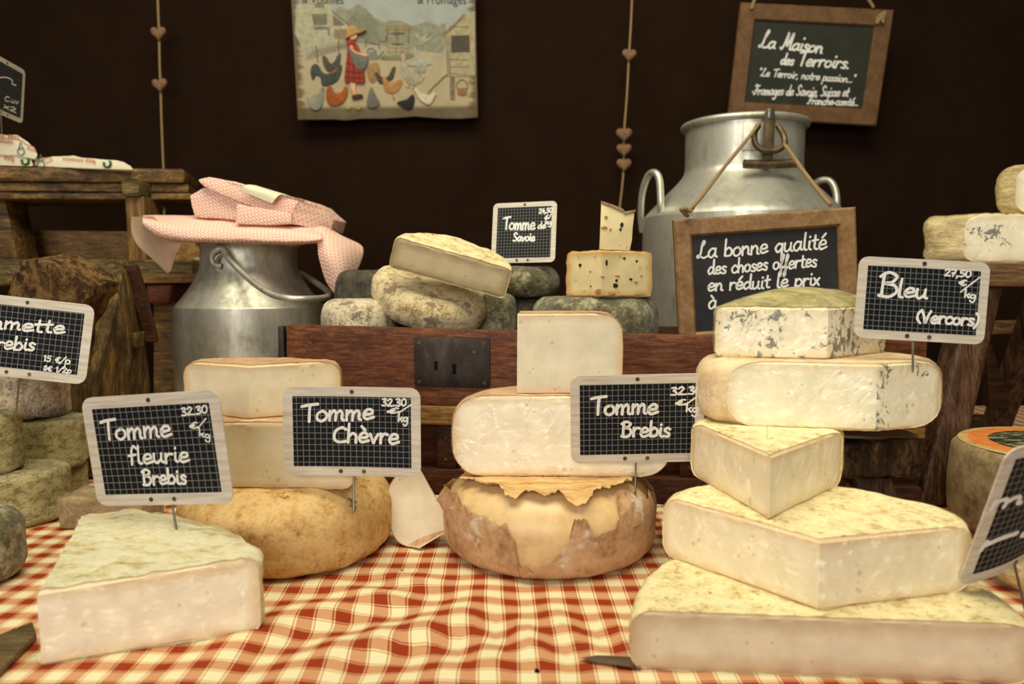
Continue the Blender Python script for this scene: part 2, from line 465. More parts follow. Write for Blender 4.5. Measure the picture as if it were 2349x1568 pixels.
def metal(name, c1, c2, c3, rough=.36, metalv=.7):
    m = Mat(name, rough, .5, metalv)
    a = m.noise(9, 7, .7); b = m.noise(60, 5, .75, m.co('Object', (1, 1, .35)))
    f = m.math('ADD', m.math('MULTIPLY', a, .55), m.math('MULTIPLY', b, .45))
    c = m.ramp(f, [(.34, c1), (.5, c2), (.64, c3)])
    k = m.noise(28, 6, .8)
    c = m.mix(m.ramp(k, [(.64, 0.0), (.70, .75)]), c, tuple(x * .35 for x in c1[:3]) + (1,))
    m.col(c)
    m.rough(m.ramp(f, [(.3, rough + .2), (.7, rough - .04)]))
    m.bump(m.noise(45, 4), .12, .002)
    return m.m
MT['aluminium'] = metal('aluminium', srgb(150, 147, 130), srgb(206, 203, 186), srgb(232, 229, 216))
MT['aluminium_dull'] = metal('aluminium_dull', srgb(124, 121, 106), srgb(196, 193, 176), srgb(226, 223, 208), .36)
MT['steel'] = plain('steel', srgb(150, 146, 138), .3, .5, .9)
MT['iron'] = metal('iron', srgb(60, 48, 34), srgb(96, 80, 58), srgb(140, 120, 88), .45, .7)
MT['lock_iron'] = metal('lock_iron', srgb(34, 28, 24), srgb(58, 50, 44), srgb(86, 76, 66), .5, .6)
MT['black'] = plain('black', (.004, .003, .003, 1), .8, .1)

m = Mat('slate_grid', .6, .15)            # printed squares; UV counts squares
u = m.sep(m.co('UV'))
def near_int(x, w): return m.math('LESS_THAN', m.math('ABSOLUTE', m.math('SUBTRACT', m.math('FRACT', m.math('ADD', x, .5)), .5)), w)
ln = m.math('MAXIMUM', near_int(u[0], .047), near_int(u[1], .047))
m.col(m.mix(ln, m.ramp(m.noise(30, 3), [(.3, srgb(13, 14, 20)), (.7, srgb(23, 24, 33))]), srgb(128, 130, 118)))
MT['slate_grid'] = m.m
m = Mat('slate_plain', .6, .3)
m.col(m.ramp(m.noise(14, 6, .7), [(.3, srgb(24, 23, 25)), (.7, srgb(48, 46, 46))])); MT['slate_plain'] = m.m
m = Mat('slate_green', .6, .3)
m.col(m.ramp(m.noise(14, 6, .7), [(.3, srgb(34, 36, 26)), (.7, srgb(48, 50, 38))])); MT['slate_green'] = m.m
m = Mat('card_wood', .5, .4)
m.col(m.ramp(m.noise(6, 5, .6, m.co('Object', (3, 45, 20))), [(.3, srgb(190, 178, 158)), (.6, srgb(220, 211, 194)), (.8, srgb(228, 221, 208))]))
MT['card_wood'] = m.m
MT['chalk'] = plain('chalk', srgb(240, 238, 230), .9, .1, var=.06, vs_=300)
MT['twine'] = plain('twine', srgb(158, 132, 94), .9, .1, var=.2, vs_=400, bump=.5, bs=900)
MT['heart'] = plain('heart', srgb(138, 106, 78), .85, .15, var=.25, vs_=220, bump=.5, bs=500)

m = Mat('cling_film', .18, .5)            # thin clear film: see-through with creased glints
t = m.t; tr = m.n('ShaderNodeBsdfTransparent'); gl = m.n('ShaderNodeBsdfGlossy'); gl.inputs['Roughness'].default_value = .07
bp = m.n('ShaderNodeBump'); bp.inputs['Strength'].default_value = 1.0; bp.inputs['Distance'].default_value = .016
cr = m.math('ADD', m.noise(46, 6, .62, dist=1.6), m.math('MULTIPLY', m.voro(70, feature='DISTANCE_TO_EDGE'), .7))
t.links.new(cr, bp.inputs['Height']); t.links.new(bp.outputs[0], gl.inputs['Normal'])
gl.inputs['Color'].default_value = (.085, .085, .085, 1)
mx = m.n('ShaderNodeAddShader'); t.links.new(tr.outputs[0], mx.inputs[0]); t.links.new(gl.outputs[0], mx.inputs[1])
t.links.new(mx.outputs[0], t.nodes['Material Output'].inputs['Surface']); MT['film'] = m.m

m = Mat('gingham', .85, .15)              # woven check; UV in repeats of the check
uu = m.sep(m.co('UV'))
def stripe(x):
    f = m.math('FRACT', x)
    band = m.math('LESS_THAN', f, .41)
    thin = m.math('MULTIPLY', m.math('GREATER_THAN', f, 2.0), m.math('LESS_THAN', f, .0))
    thin0 = m.math('MULTIPLY', m.math('GREATER_THAN', f, 2.0), m.math('LESS_THAN', f, .0))
    thr = m.math('MULTIPLY', m.math('GREATER_THAN', f, .452), m.math('LESS_THAN', f, .492))
    thr2 = m.math('MULTIPLY', m.math('GREATER_THAN', f, .918), m.math('LESS_THAN', f, .958))
    band = m.math('SUBTRACT', band, m.math('ADD', thin, thin0))
    return m.math('ADD', band, m.math('MULTIPLY', m.math('ADD', thr, thr2), 1.0), True)
wu, wv = stripe(uu[0]), stripe(uu[1])
# twill: which thread lies on top changes in fine diagonals
tw = m.math('FRACT', m.math('MULTIPLY', m.math('ADD', uu[0], uu[1]), 15))
hatch = m.math('MULTIPLY', m.math('SUBTRACT', m.math('LESS_THAN', tw, .5), .5), m.math('ABSOLUTE', m.math('SUBTRACT', wu, wv)))
red = m.math('ADD', m.math('MULTIPLY', m.math('ADD', wu, wv), .5), m.math('MULTIPLY', hatch, .34), True)
m.col(m.ramp(red, [(0, srgb(228, 219, 176)), (.5, srgb(204, 138, 88)), (1, srgb(146, 52, 20))]))
m.bump(m.noise(700, 2), .2, .0006); MT['gingham'] = m.m

m = Mat('brown_cloth', .95, .05)
wv_ = m.math('ADD', m.noise(10, 5, .7), m.math('MULTIPLY', m.noise(500, 2, .5, m.co('Object', (1, 1, .1))), .3))
m.col(m.ramp(wv_, [(.4, srgb(31, 19, 11)), (.85, srgb(38, 24, 14))]))
m.bump(m.noise(900, 2), .25, .001); MT['brown_cloth'] = m.m

def paper(name, bg, ink, rot=0.0):
    m = Mat(name, .6, .3)
    v = m.co('UV', None, (0, 0, rot))
    br = m.n('ShaderNodeTexBrick'); br.offset = .5
    br.inputs['Scale'].default_value = 1.0; br.inputs['Brick Width'].default_value = .0084; br.inputs['Row Height'].default_value = .0044
    br.inputs['Mortar Size'].default_value = .00075; br.inputs['Mortar Smooth'].default_value = .3
    br.inputs['Color1'].default_value = bg; br.inputs['Color2'].default_value = bg; br.inputs['Mortar'].default_value = ink
    m.t.links.new(v, br.inputs['Vector'])
    w = m.n('ShaderNodeTexWave'); w.inputs['Scale'].default_value = 420; w.inputs['Distortion'].default_value = 0
    m.t.links.new(v, w.inputs['Vector'])
    c = m.mix(m.ramp(w.outputs['Fac'], [(.62, 0.0), (.8, .38)]), br.outputs['Color'], ink)
    m.col(c); m.bump(m.noise(25, 4), .25, .004); return m.m
MT['paper_pink'] = paper('paper_pink', srgb(250, 232, 214), srgb(230, 152, 126), .62)
MT['paper_plain'] = plain('paper_plain', srgb(200, 168, 136), .7, .2, var=.06, vs_=40)
MT['white_paper'] = plain('white_paper', srgb(236, 228, 196), .6, .3, var=.05, vs_=40, bump=.4, bs=60)
MT['label_paper'] = plain('label_paper', srgb(240, 232, 196), .6, .3, var=.03)
MT['ink_orange'] = plain('ink_orange', srgb(206, 104, 44), .7, .2)
MT['ink_grey'] = plain('ink_grey', srgb(118, 140, 136), .7, .2)
MT['ink_green'] = plain('ink_green', srgb(38, 102, 52), .7, .2)
MT['ink_brown'] = plain('ink_brown', srgb(58, 40, 28), .7, .2)

def attr_float(o, name, vals):
    a = o.data.attributes.new(name, 'FLOAT', 'POINT'); a.data.foreach_set('value', vals)

# ------------------------------------------------------------------ cut cheeses
def wedge(root, keys, rnd, z0, z1, rr, pm, rm, amp=.0007, ramp_=.0016, dome=None, film=0, vein=None, seg=.006, ns=35, seed=0, cut_bow=0.0, rlabel=None, frag=.0009, slope=0.0):
    """a piece of cheese on the thing's own z axis. keys: outline (x, y) counter-clockwise; rnd[i]: edge i is rind.
    paste = the solid piece, rind = its skin on top, bottom and the rind edges."""
    keys = [Vector((k[0], k[1], 0)) for k in keys]; n = len(keys)
    A = sum(keys[i].x * keys[(i + 1) % n].y - keys[(i + 1) % n].x * keys[i].y for i in range(n))
    if A < 0:
        keys = keys[::-1]; rnd = [rnd[(n - 2 - i) % n] for i in range(n)]
    h = z1 - z0; rr = min(rr, h * .49)
    nin = []
    for i in range(n):
        d = (keys[(i + 1) % n] - keys[i]).normalized(); nin.append(Vector((-d.y, d.x, 0)))
    mv, is_r = [], []
    for i in range(n):
        a, b = rnd[i - 1], rnd[i]
        if a and b: v = (nin[i - 1] + nin[i]).normalized(); mv.append(v); is_r.append(True)
        elif a or b:
            nr = nin[i - 1] if a else nin[i]
            d = (keys[(i + 1) % n] - keys[i]).normalized() if a else (keys[i - 1] - keys[i]).normalized()
            mv.append(d * min(1.6, 1 / max(.3, d.dot(nr)))); is_r.append(True)
        else:
            v = (nin[i - 1] + nin[i]).normalized(); mv.append(v); is_r.append(False)
    cnt = [max(1, round((keys[(i + 1) % n] - keys[i]).length / seg)) for i in range(n)]
    nl = max(10, round(h / .005))
    V, Fs, tags, rings = [], [], [], []
    for l in range(nl + 1):
        t = (1 - math.cos(math.pi * l / nl)) / 2 * .75 + l / nl * .25
        z = z0 + h * t; dz = min(z - z0, z1 - z)
        q = max(0, (rr - dz) / rr); ri = rr * (1 - math.sqrt(max(0, 1 - q * q)))
        q2 = max(0, (.002 - dz) / .002); ci = .0016 * (1 - math.sqrt(max(0, 1 - q2 * q2)))
        kk = [keys[i] + mv[i] * (ri if is_r[i] else ci) for i in range(n)]
        ring = []
        for i in range(n):
            a, b = kk[i], kk[(i + 1) % n]
            for s in range(cnt[i]):
                u_ = s / cnt[i]
                p = a.lerp(b, u_)
                if not rnd[i]: p = p + nin[i] * (cut_bow * math.sin(math.pi * u_) + ci)
                ring.append(len(V)); V.append(Vector((p.x, p.y, z)))
        rings.append(ring)
    etag = [rnd[i] for i in range(n) for _ in range(cnt[i])]
    m_ = len(etag)
    for l in range(nl):
        for k in range(m_):
            k2 = (k + 1) % m_
            Fs.append([rings[l][k], rings[l][k2], rings[l + 1][k2], rings[l + 1][k]]); tags.append(etag[k])
    cen = sum(keys, Vector()) / n
    for top in (1, 0):
        prev = rings[-1] if top else rings[0]
        base = [V[i].copy() for i in prev]; zc = z1 if top else z0
        for s in (.95, .86, .74, .6, .45, .3, .15):
            cur = []
            for p in base:
                x = cen + (Vector((p.x, p.y, 0)) - cen) * s
                z = zc + ((dome or 0) * (1 - s * s) if top else 0)
                cur.append(len(V)); V.append(Vector((x.x, x.y, z)))
            for k in range(m_):
                k2 = (k + 1) % m_
                Fs.append([prev[k], prev[k2], cur[k2], cur[k]] if top else [prev[k2], prev[k], cur[k], cur[k2]]); tags.append(True)
            prev = cur
        c = len(V); V.append(Vector((cen.x, cen.y, zc + (dome or 0) * top)))
        for k in range(m_):
            k2 = (k + 1) % m_
            Fs.append([prev[k], prev[k2], c] if top else [prev[k2], prev[k], c]); tags.append(True)
    if slope:
        y0 = min(k_.y for k_ in keys)
        for v in V: v.z += slope * (v.y - y0) * max(0, v.z - z0) / h
    bm = bmesh.new(); bv = [bm.verts.new(v) for v in V]
    fl = []
    for f, tg in zip(Fs, tags):
        fc = bm.faces.new([bv[i] for i in f]); fl.append((fc, tg))
    bm.normal_update()
    vr = [0] * len(V); vc = [0] * len(V)
    for f, tg in zip(Fs, tags):
        for i in f:
            if tg: vr[i] = 1
            else: vc[i] = 1
    off = Vector((seed * 1.7, seed * 2.9, seed * .6))
    N = [v.normal.copy() for v in bv]
    bm.free()
    Vd = []
    for i, v in enumerate(V):
        q = v * ns + off
        nz = mnoise.noise(q) + .5 * mnoise.noise(q * 2.4) + .3 * mnoise.noise(q * 6)
        if vr[i] and vc[i]: nz = .5 * nz + .9 * mnoise.noise(q * 9)
        a_ = ramp_ if vr[i] and v.z > z0 + .3 * h else amp
        Vd.append(v + N[i] * nz * a_)
    # distance to the rind, for the colour of the paste
    rk = []
    for i in range(n):
        if rnd[i]: rk.append((keys[i], keys[(i + 1) % n]))
    ed, vn = [], []
    for v in V:
        d = min(v.z - z0, z1 - v.z)
        p = Vector((v.x, v.y, 0))
        for a, b in rk:
            ab = b - a; t = max(0, min(1, (p - a).dot(ab) / ab.dot(ab))); d = min(d, (a + ab * t - p).length)
        ed.append(max(0, d)); vn.append(vein(v) if vein else 1.0)
    po = part(root, 'paste', (Vd, Fs), pm, False)
    attr_float(po, 'edge', ed); attr_float(po, 'vein', vn)
    # skin: outer and inner sheets joined round their border
    use = sorted({i for f, tg in zip(Fs, tags) if tg for i in f}); mp = {i: k for k, i in enumerate(use)}
    o_ = [Vd[i] + N[i] * frag for i in use]; i_ = [Vd[i] - N[i] * .0012 for i in use]; k = len(use)
    rf = [[mp[i] for i in f] for f, tg in zip(Fs, tags) if tg]
    ec = {}
    for f in rf:
        for a, b in zip(f, f[1:] + f[:1]): ec[(a, b)] = 1
    bd = [(a, b) for a, b in ec if (b, a) not in ec]
    faces = rf + [[x + k for x in f[::-1]] for f in rf] + [[b, a, a + k, b + k] for a, b in bd]
    ro = part(root, 'rind', (o_ + i_, faces), rm, False, label=rlabel)
    if film:
        fv = []
        for i, v in enumerate(V):
            q = v * 28 + off
            cz = .45 * abs(mnoise.noise(q * 1.2)) + .25 * abs(mnoise.noise(q * 3.0 + Vector((5, 0, 0))))
            fv.append(Vd[i] + N[i] * (.0016 + film * cz))
        for v in fv: v.z = max(v.z, z0 - .0004)
        part(root, 'cling_film', (fv, Fs), MT['film'], False, smooth='all', label='clear crinkled plastic film')
    return root

def arcpts(pts, k=5):
    s = spline([Vector((p[0], p[1], 0)) for p in pts], k)
    return [(p.x, p.y) for p in s]

def placed_wedge(name, label, cat, group, z0, z1, cuts, arc, *a, **k):
    """cuts: photo places (on the plane zref) joined by cut faces; arc: places along the rind from the last cut point back to the first"""
    zr = k.pop('zref', z1)
    vw = k.get('vein')
    g = lambda q: (q if len(q) == 3 and q[2] == 'w' else tuple(PZ(q[0], q[1], zr).xy))
    c = [g(q)[:2] for q in cuts]; ar = arcpts([g(q)[:2] for q in [cuts[-1]] + list(arc) + [cuts[0]]], k.pop('ak', 4))
    keys = c + ar[1:-1]; rnd = [i >= len(c) - 1 for i in range(len(keys))]
    cx = sum(x for x, y in keys) / len(keys); cy = sum(y for x, y in keys) / len(keys)
    root = thing(name, label, cat, group, Matrix.Translation((cx, cy, z0)))
    if vw: k['vein'] = lambda v: vw(Vector((v.x + cx, v.y + cy, v.z)))
    return wedge(root, [(x - cx, y - cy) for x, y in keys], rnd, 0, z1 - z0, *a, **k)

def turn(v, deg_roll=0, deg_pitch=0, deg_yaw=0):
    return Matrix.Translation(v) @ Matrix.Rotation(math.radians(deg_yaw), 4, 'Z') @ Matrix.Rotation(math.radians(deg_roll), 4, 'Y') @ Matrix.Rotation(math.radians(deg_pitch), 4, 'X')
# ------------------------------------------------------------------ handwriting: strokes on a 1-high x-height
G = {
'a': (1.0, [[(.8, .85), (.45, 1), (.1, .6), (.15, .12), (.45, 0), (.8, .5)], [(.8, .98), (.8, .2), (1.0, .04)]]),
'b': (.95, [[(.15, 1.95), (.14, .9), (.15, .04)], [(.15, .6), (.5, .98), (.85, .6), (.7, .08), (.15, .04)]]),
'c': (.85, [[(.78, .78), (.5, 1), (.1, .6), (.2, .1), (.55, 0), (.82, .22)]]),
'd': (1.0, [[(.75, .8), (.4, .95), (.08, .5), (.3, .02), (.75, .4)], [(.8, 1.95), (.78, .9), (.8, .15), (1.0, .02)]]),
'e': (.9, [[(.12, .48), (.72, .6), (.68, .95), (.35, .98), (.1, .5), (.3, .03), (.88, .22)]]),
'f': (.7, [[(.72, 1.7), (.5, 1.95), (.3, 1.5), (.28, .6), (.26, -.05)], [(.02, .92), (.62, 1.0)]]),
'F_': (.8, [[(.1, .3), (.45, 1.3), (.55, 1.9), (.32, 1.75), (.36, .3), (.42, -.7), (.2, -.95), (.25, -.4), (.75, .2)]]),
'ƒ': (.62, [[(.06, .25), (.36, 1.1), (.5, 1.75), (.38, 1.95), (.28, 1.5), (.25, .3), (.22, -.7), (.08, -.95), (.06, -.6), (.3, .05), (.58, .25)]]),
'g': (.95, [[(.78, .8), (.45, 1), (.1, .55), (.38, .08), (.78, .5)], [(.8, .98), (.78, -.4), (.5, -.9), (.12, -.6)]]),
'h': (.95, [[(.15, 1.95), (.14, .9), (.15, 0)], [(.15, .55), (.48, .97), (.76, .7), (.78, 0)]]),
'i': (.45, [[(.2, .97), (.19, .2), (.4, .02)], [(.2, 1.45), (.22, 1.52)]]),
'k': (.85, [[(.15, 1.95), (.14, .9), (.15, 0)], [(.75, .95), (.45, .65), (.2, .45)], [(.35, .55), (.8, .02)]]),
'l': (.5, [[(.2, 1.95), (.17, 1.0), (.2, .15), (.45, .03)]]),
'm': (1.3, [[(.1, .97), (.1, .5), (.12, 0)], [(.12, .6), (.4, .97), (.56, .7), (.56, 0)], [(.57, .6), (.88, .97), (1.04, .7), (1.05, .12), (1.2, .02)]]),
'n': (.95, [[(.1, .97), (.1, .5), (.12, 0)], [(.12, .55), (.45, .97), (.7, .7), (.72, .14), (.9, .02)]]),
'o': (.95, [[(.5, 1), (.14, .75), (.12, .25), (.45, 0), (.8, .3), (.78, .75), (.5, 1)]]),
'p': (.95, [[(.15, .97), (.13, 0), (.14, -.95)], [(.15, .6), (.5, .97), (.84, .6), (.65, .05), (.15, .1)]]),
'q': (.95, [[(.78, .8), (.45, 1), (.1, .55), (.38, .05), (.78, .5)], [(.8, .98), (.79, 0), (.8, -.95)]]),
'r': (.75, [[(.12, .97), (.12, .5), (.13, 0)], [(.13, .55), (.38, .95), (.68, .9)]]),
's': (.75, [[(.66, .85), (.4, 1), (.16, .8), (.35, .55), (.62, .35), (.5, .04), (.1, .1)]]),
't': (.7, [[(.32, 1.6), (.3, .8), (.33, .15), (.62, .05)], [(.03, 1.0), (.62, 1.08)]]),
'u': (1.0, [[(.12, .97), (.12, .3), (.35, 0), (.7, .35)], [(.75, .97), (.74, .2), (.95, .02)]]),
'v': (.85, [[(.08, .95), (.3, .3), (.4, .02), (.55, .5), (.75, .97)]]),
'x': (.8, [[(.1, .95), (.7, .02)], [(.7, .95), (.1, .02)]]),
'z': (.8, [[(.1, .95), (.7, .95), (.7, .93), (.12, .03), (.14, .02), (.75, .05)]]),
'T': (1.1, [[(0, 1.72), (.5, 1.85), (1.2, 1.95)], [(.62, 1.85), (.6, .9), (.62, 0)]]),
'S': (1.1, [[(1.0, 1.6), (.65, 1.95), (.25, 1.6), (.5, 1.05), (.85, .6), (.6, .03), (.1, .2)]]),
'B': (1.2, [[(.3, 1.85), (.28, .9), (.3, .02)], [(.1, 1.6), (.5, 1.95), (.95, 1.65), (.75, 1.15), (.35, 1.02), (.9, .9), (1.05, .4), (.7, 0), (.15, .05)]]),
'V': (1.1, [[(.08, 1.75), (.35, .7), (.5, .02), (.75, 1.0), (1.0, 1.9)]]),
'C': (1.15, [[(1.05, 1.35), (.7, 1.55), (.2, 1.1), (.15, .35), (.5, 0), (1.1, .1)]]),
'L': (1.15, [[(.5, 1.35), (.72, 1.8), (.6, 1.95), (.46, 1.5), (.4, .75), (.28, .18), (.06, .06), (.1, .28), (.4, .16), (.75, -.02), (1.1, .16)]]),
'M': (1.5, [[(.0, .2), (.2, .05), (.4, 1.0), (.5, 1.9), (.62, 1.1), (.75, .5), (.95, 1.2), (1.15, 1.9), (1.2, 1.0), (1.25, .1), (1.5, .08)]]),
'F': (1.1, [[(.1, 1.6), (.3, 1.95), (.7, 1.7), (1.15, 1.8)], [(.65, 1.75), (.55, .8), (.3, .1), (.0, .15)], [(.25, .9), (.6, 1.0), (.9, .95)]]),
'(': (.55, [[(.5, 2.0), (.15, 1.3), (.12, .5), (.5, -.1)]]),
')': (.55, [[(.1, 2.0), (.42, 1.3), (.4, .5), (.05, -.3)]]),
'.': (.4, [[(.15, .05), (.2, .08)]]), ',': (.4, [[(.2, .12), (.1, -.3)]]), '-': (.6, [[(.08, .5), (.5, .52)]]), '*': (.5, [[(.15, .5), (.3, .52)], [(.22, .6), (.24, .42)]]),
'"': (.5, [[(.1, 1.95), (.06, 1.6)], [(.3, 1.95), (.26, 1.6)]]), '/': (.8, [[(.0, -.2), (.4, .7), (.85, 1.7)]]),
'0': (.9, [[(.45, 1.4), (.12, 1.0), (.14, .3), (.45, 0), (.78, .4), (.75, 1.1), (.45, 1.4)]]),
'1': (.55, [[(.08, 1.1), (.32, 1.4), (.31, .7), (.32, 0)]]),
'2': (.9, [[(.1, 1.1), (.4, 1.42), (.72, 1.1), (.4, .5), (.08, .04), (.45, .08), (.85, .02)]]),
'3': (.85, [[(.1, 1.3), (.5, 1.4), (.65, 1.1), (.3, .75), (.7, .5), (.6, .08), (.08, .08)]]),
'4': (.9, [[(.45, 1.4), (.1, .5), (.12, .48), (.8, .5)], [(.6, .9), (.58, -.05)]]),
'5': (.85, [[(.72, 1.38), (.25, 1.35), (.2, .8), (.6, .8), (.68, .3), (.4, .02), (.08, .12)]]),
'7': (.85, [[(.08, 1.35), (.72, 1.38), (.5, .7), (.35, 0)], [(.2, .65), (.65, .72)]]),
'8': (.85, [[(.65, 1.15), (.4, 1.4), (.15, 1.1), (.6, .55), (.65, .2), (.35, 0), (.1, .3), (.45, .75), (.65, 1.15)]]),
'E': (.9, [[(.8, 1.2), (.5, 1.35), (.2, .9), (.25, .25), (.55, .02), (.85, .2)], [(.02, .8), (.55, .85)], [(.02, .52), (.5, .55)]]),
' ': (.7, []),
}
G['é'] = (.9, G['e'][1] + [[(.35, 1.3), (.68, 1.75)]]); G['è'] = (.9, G['e'][1] + [[(.25, 1.7), (.55, 1.3)]])
G['à'] = (1.0, G['a'][1] + [[(.25, 1.7), (.55, 1.3)]])

def ribbon(pts, w, z):
    n = len(pts); V, Fs = [], []
    L, R = [], []
    for i in range(n):
        a, b = pts[max(i - 1, 0)], pts[min(i + 1, n - 1)]
        d = (b - a); d = d.normalized() if d.length > 1e-9 else Vector((1, 0, 0)); nn = Vector((-d.y, d.x, 0))
        ww = w / 2 * (1 + .22 * mnoise.noise(Vector((i * .35, pts[0].x * 900, pts[0].y * 700))))
        L.append(pts[i] + nn * ww); R.append(pts[i] - nn * ww)
    d0 = (pts[0] - pts[1]).normalized() if n > 1 else Vector((1, 0, 0)); d1 = (pts[-1] - pts[-2]).normalized()
    c0 = [pts[0] + (d0 * math.sin(a) + (L[0] - pts[0]).normalized() * math.cos(a)) * w / 2 for a in (.5, 1.05, math.pi / 2, 2.1, 2.6)]
    c1 = [pts[-1] + (d1 * math.sin(a) + (L[-1] - pts[-1]).normalized() * math.cos(a)) * w / 2 for a in (.5, 1.05, math.pi / 2, 2.1, 2.6)]
    V = [Vector((p.x, p.y, z)) for p in L + R + c0 + c1]
    for i in range(n - 1): Fs.append([i, n + i, n + i + 1, i + 1])
    k = 2 * n
    Fs.append([0] + [k + i for i in range(5)] + [n]); Fs.append([n - 1, 2 * n - 1] + [k + 5 + i for i in range(4, -1, -1)])
    return V, Fs

def writing(root, loc, text, p0, p1, xh, wpx, z=.0006, capk=1.0, bend=None, mat='chalk', slant=.06, name='chalk_writing', seed=0):
    """a line of handwriting along the board from p0 to p1 (photo places), letters xh photo pixels high"""
    a = Vector((*loc(*p0), 0)); b = Vector((*loc(*p1), 0)); up = Vector((*loc(p0[0], p0[1] - xh), 0)) - a
    hgt = up.length
    a = a + up.normalized() * (wpx / xh * hgt * .45); b = b + up.normalized() * (wpx / xh * hgt * .45)
    uy = Vector((0, 1, 0)); ex = b - a
    tot = sum(G[c][0] for c in text) - .1
    w = wpx / xh * hgt
    rg = random.Random(hash(len(text)) + seed + int(p0[0]))
    out = []; x = 0; k = 0
    for c in text:
        adv, strokes = G[c]
        jy = rg.uniform(-.05, .05)
        for s in strokes:
            pts = []
            for (gx, gy) in s:
                if gy > 1: gy = 1 + (gy - 1) * capk
                gy += jy + rg.uniform(-.02, .02)
                pts.append(a + ex * ((x + gx + slant * gy) / tot) + uy * hgt * gy)
            sp = spline(pts, 6) if len(pts) > 2 else spline(pts, 4)
            k += 1
            out.append(ribbon(sp, w, z + k * 2e-6))
        x += adv
    v, f = join(*out)
    if bend: v = [Vector((q.x, q.y, q.z + bend(q.x, q.y))) for q in v]
    return part(root, name, (v, f), MT[mat], False, smooth=False)

def plate(w, h, r, d, z, bend=None, nx=28, ny=10, cx=0, cy=0):
    """flat card, rounded corners, d thick with its face at z, following a bend"""
    V, Fs = [], []
    xs = [-w / 2 + w * (1 - math.cos(math.pi * i / nx)) / 2 for i in range(nx + 1)]
    for side in (0, 1):
        for x in xs:
            e = abs(x) - (w / 2 - r)
            hh = h / 2 - (r - math.sqrt(max(0, r * r - e * e)) if e > 0 else 0)
            for j in range(ny + 1):
                y = -hh + 2 * hh * j / ny
                q = Vector((x + cx, y + cy, 0))
                V.append(Vector((q.x, q.y, z - side * d + (bend(q.x, q.y) if bend else 0))))
    m_ = ny + 1; o = (nx + 1) * m_
    for i in range(nx):
        for j in range(ny):
            a = i * m_ + j
            Fs.append([a, a + m_, a + m_ + 1, a + 1]); Fs.append([o + a, o + a + 1, o + a + m_ + 1, o + a + m_])
        a = i * m_; Fs.append([a, o + a, o + a + m_, a + m_])
        a = i * m_ + ny; Fs.append([a, a + m_, o + a + m_, o + a])
    for j in range(ny):
        a = j; Fs.append([a, a + 1, o + a + 1, o + a])
        a = nx * m_ + j; Fs.append([a, o + a, o + a + 1, a + 1])
    return V, Fs

def price_sign(label, corners, Y, texts, pin=None, bend=0.0, cells=20, wpx=6.5, margin=.07, axis='x', yaw0=0.0):
    M, w, h = fit_rect(corners, Y, 12.0, yaw0)
    root = thing('price_sign', label, 'sign', 'chalk price signs', M)
    loc = on_plane(M)
    bf = (lambda x, y: bend * (x / (w / 2)) ** 2) if axis == 'x' else (lambda x, y: bend * max(0, -y / h + .1) ** 2)
    if not bend: bf = None
    part(root, 'card', plate(w, h, .075 * w, .0013, 0, bf), MT['card_wood'], False, smooth=False)
    mg = margin * w
    pw, ph = w - 2 * mg, h - 2 * mg
    v, f = plate(pw, ph, .0004, .0004, .0003, bf)
    cs = pw / cells
    part(root, 'writing_panel', (v, f), MT['slate_grid'], False, smooth=False, uv=[((q.x + pw / 2) / cs + .35, (q.y + ph / 2) / cs + .3) for q in v])
    for (ux, uy) in ((.5, .035), (.41, .965), (.58, .965)):
        x, y = (ux - .5) * w, (.5 - uy) * h
        y = math.copysign(h / 2 - mg * .5, y)
        part(root, 'rivet', lathe([(.0022, 0), (.0021, .0005), (.0014, .0006), (.0010, .0001), (0, .0001)], 14, cx=x, cy=y, cz=(bf(x, y) if bf else 0)), MT['iron'], False)
    for t in texts:
        wp = t[4] if len(t) > 4 else wpx
        ck = t[5] if len(t) > 5 else .95
        writing(root, loc, t[0], t[1], t[2], t[3] * .78, wp * .78, bend=bf, capk=ck)
    if pin:
        a, b = pin
        n = M.col[2].to_3d()
        pa = P(a[0], a[1], 1.0); r = ray(*a); tt = (M.translation - CO).dot(n) / r.dot(n)
        pa = CO + r * tt
        top = pa + M.col[1].to_3d() * .02 - n * .002
        low = b if isinstance(b, Vector) else PZ(*b)
        part(root, 'pin', tube([top, pa - n * .002, low, low + (low - pa).normalized() * .012], .0011, 8), MT['steel'], True)
    return root

def text_obj(root, name, body, loc, at, size_px, mat, z=.0004, direction=None, font_scale=1.0):
    """printed lettering as a flat mesh on a thing's own xy plane"""
    cu = bpy.data.curves.new('lettering', 'FONT'); cu.body = body; cu.size = 1.0; cu.extrude = 0
    tmp = bpy.data.objects.new('lettering_source', cu); C.objects.link(tmp)
    bpy.context.view_layer.update()
    me = bpy.data.meshes.new_from_object(tmp.evaluated_get(bpy.context.evaluated_depsgraph_get()))
    v = [Vector(x.co) for x in me.vertices]; f = [list(p.vertices) for p in me.polygons]
    bpy.data.objects.remove(tmp); bpy.data.curves.remove(cu)
    return v, f

# ------------------------------------------------------------------ the setting: brown cloth at the back of the stall, cloth on the table
def backcloth():
    V, Fs = [], []; nx, nz = 90, 50
    for j in range(nz + 1):
        for i in range(nx + 1):
            x = -2.2 + 4.4 * i / nx; z = -.25 + 2.05 * j / nz
            y = 1.93 + .012 * math.sin(x * 7 + .6 * math.sin(z * 3)) * (.4 + .6 * mnoise.noise(Vector((x * 1.5, 0, z)))) + .02 * mnoise.noise(Vector((x * 1.2, 3, z * .8)))
            V.append(Vector((x, y, z)))
    for j in range(nz):
        for i in range(nx):
            a = j * (nx + 1) + i; Fs.append([a, a + 1, a + nx + 2, a + nx + 1])
    n = len(V)
    V += [v + Vector((0, .004, 0)) for v in V]
    Fs += [[x + n for x in f[::-1]] for f in Fs]
    return V, Fs
o = solo('wall_back', backcloth(), MT['brown_cloth'], None, None, kind='structure', M=Matrix.Identity(4))

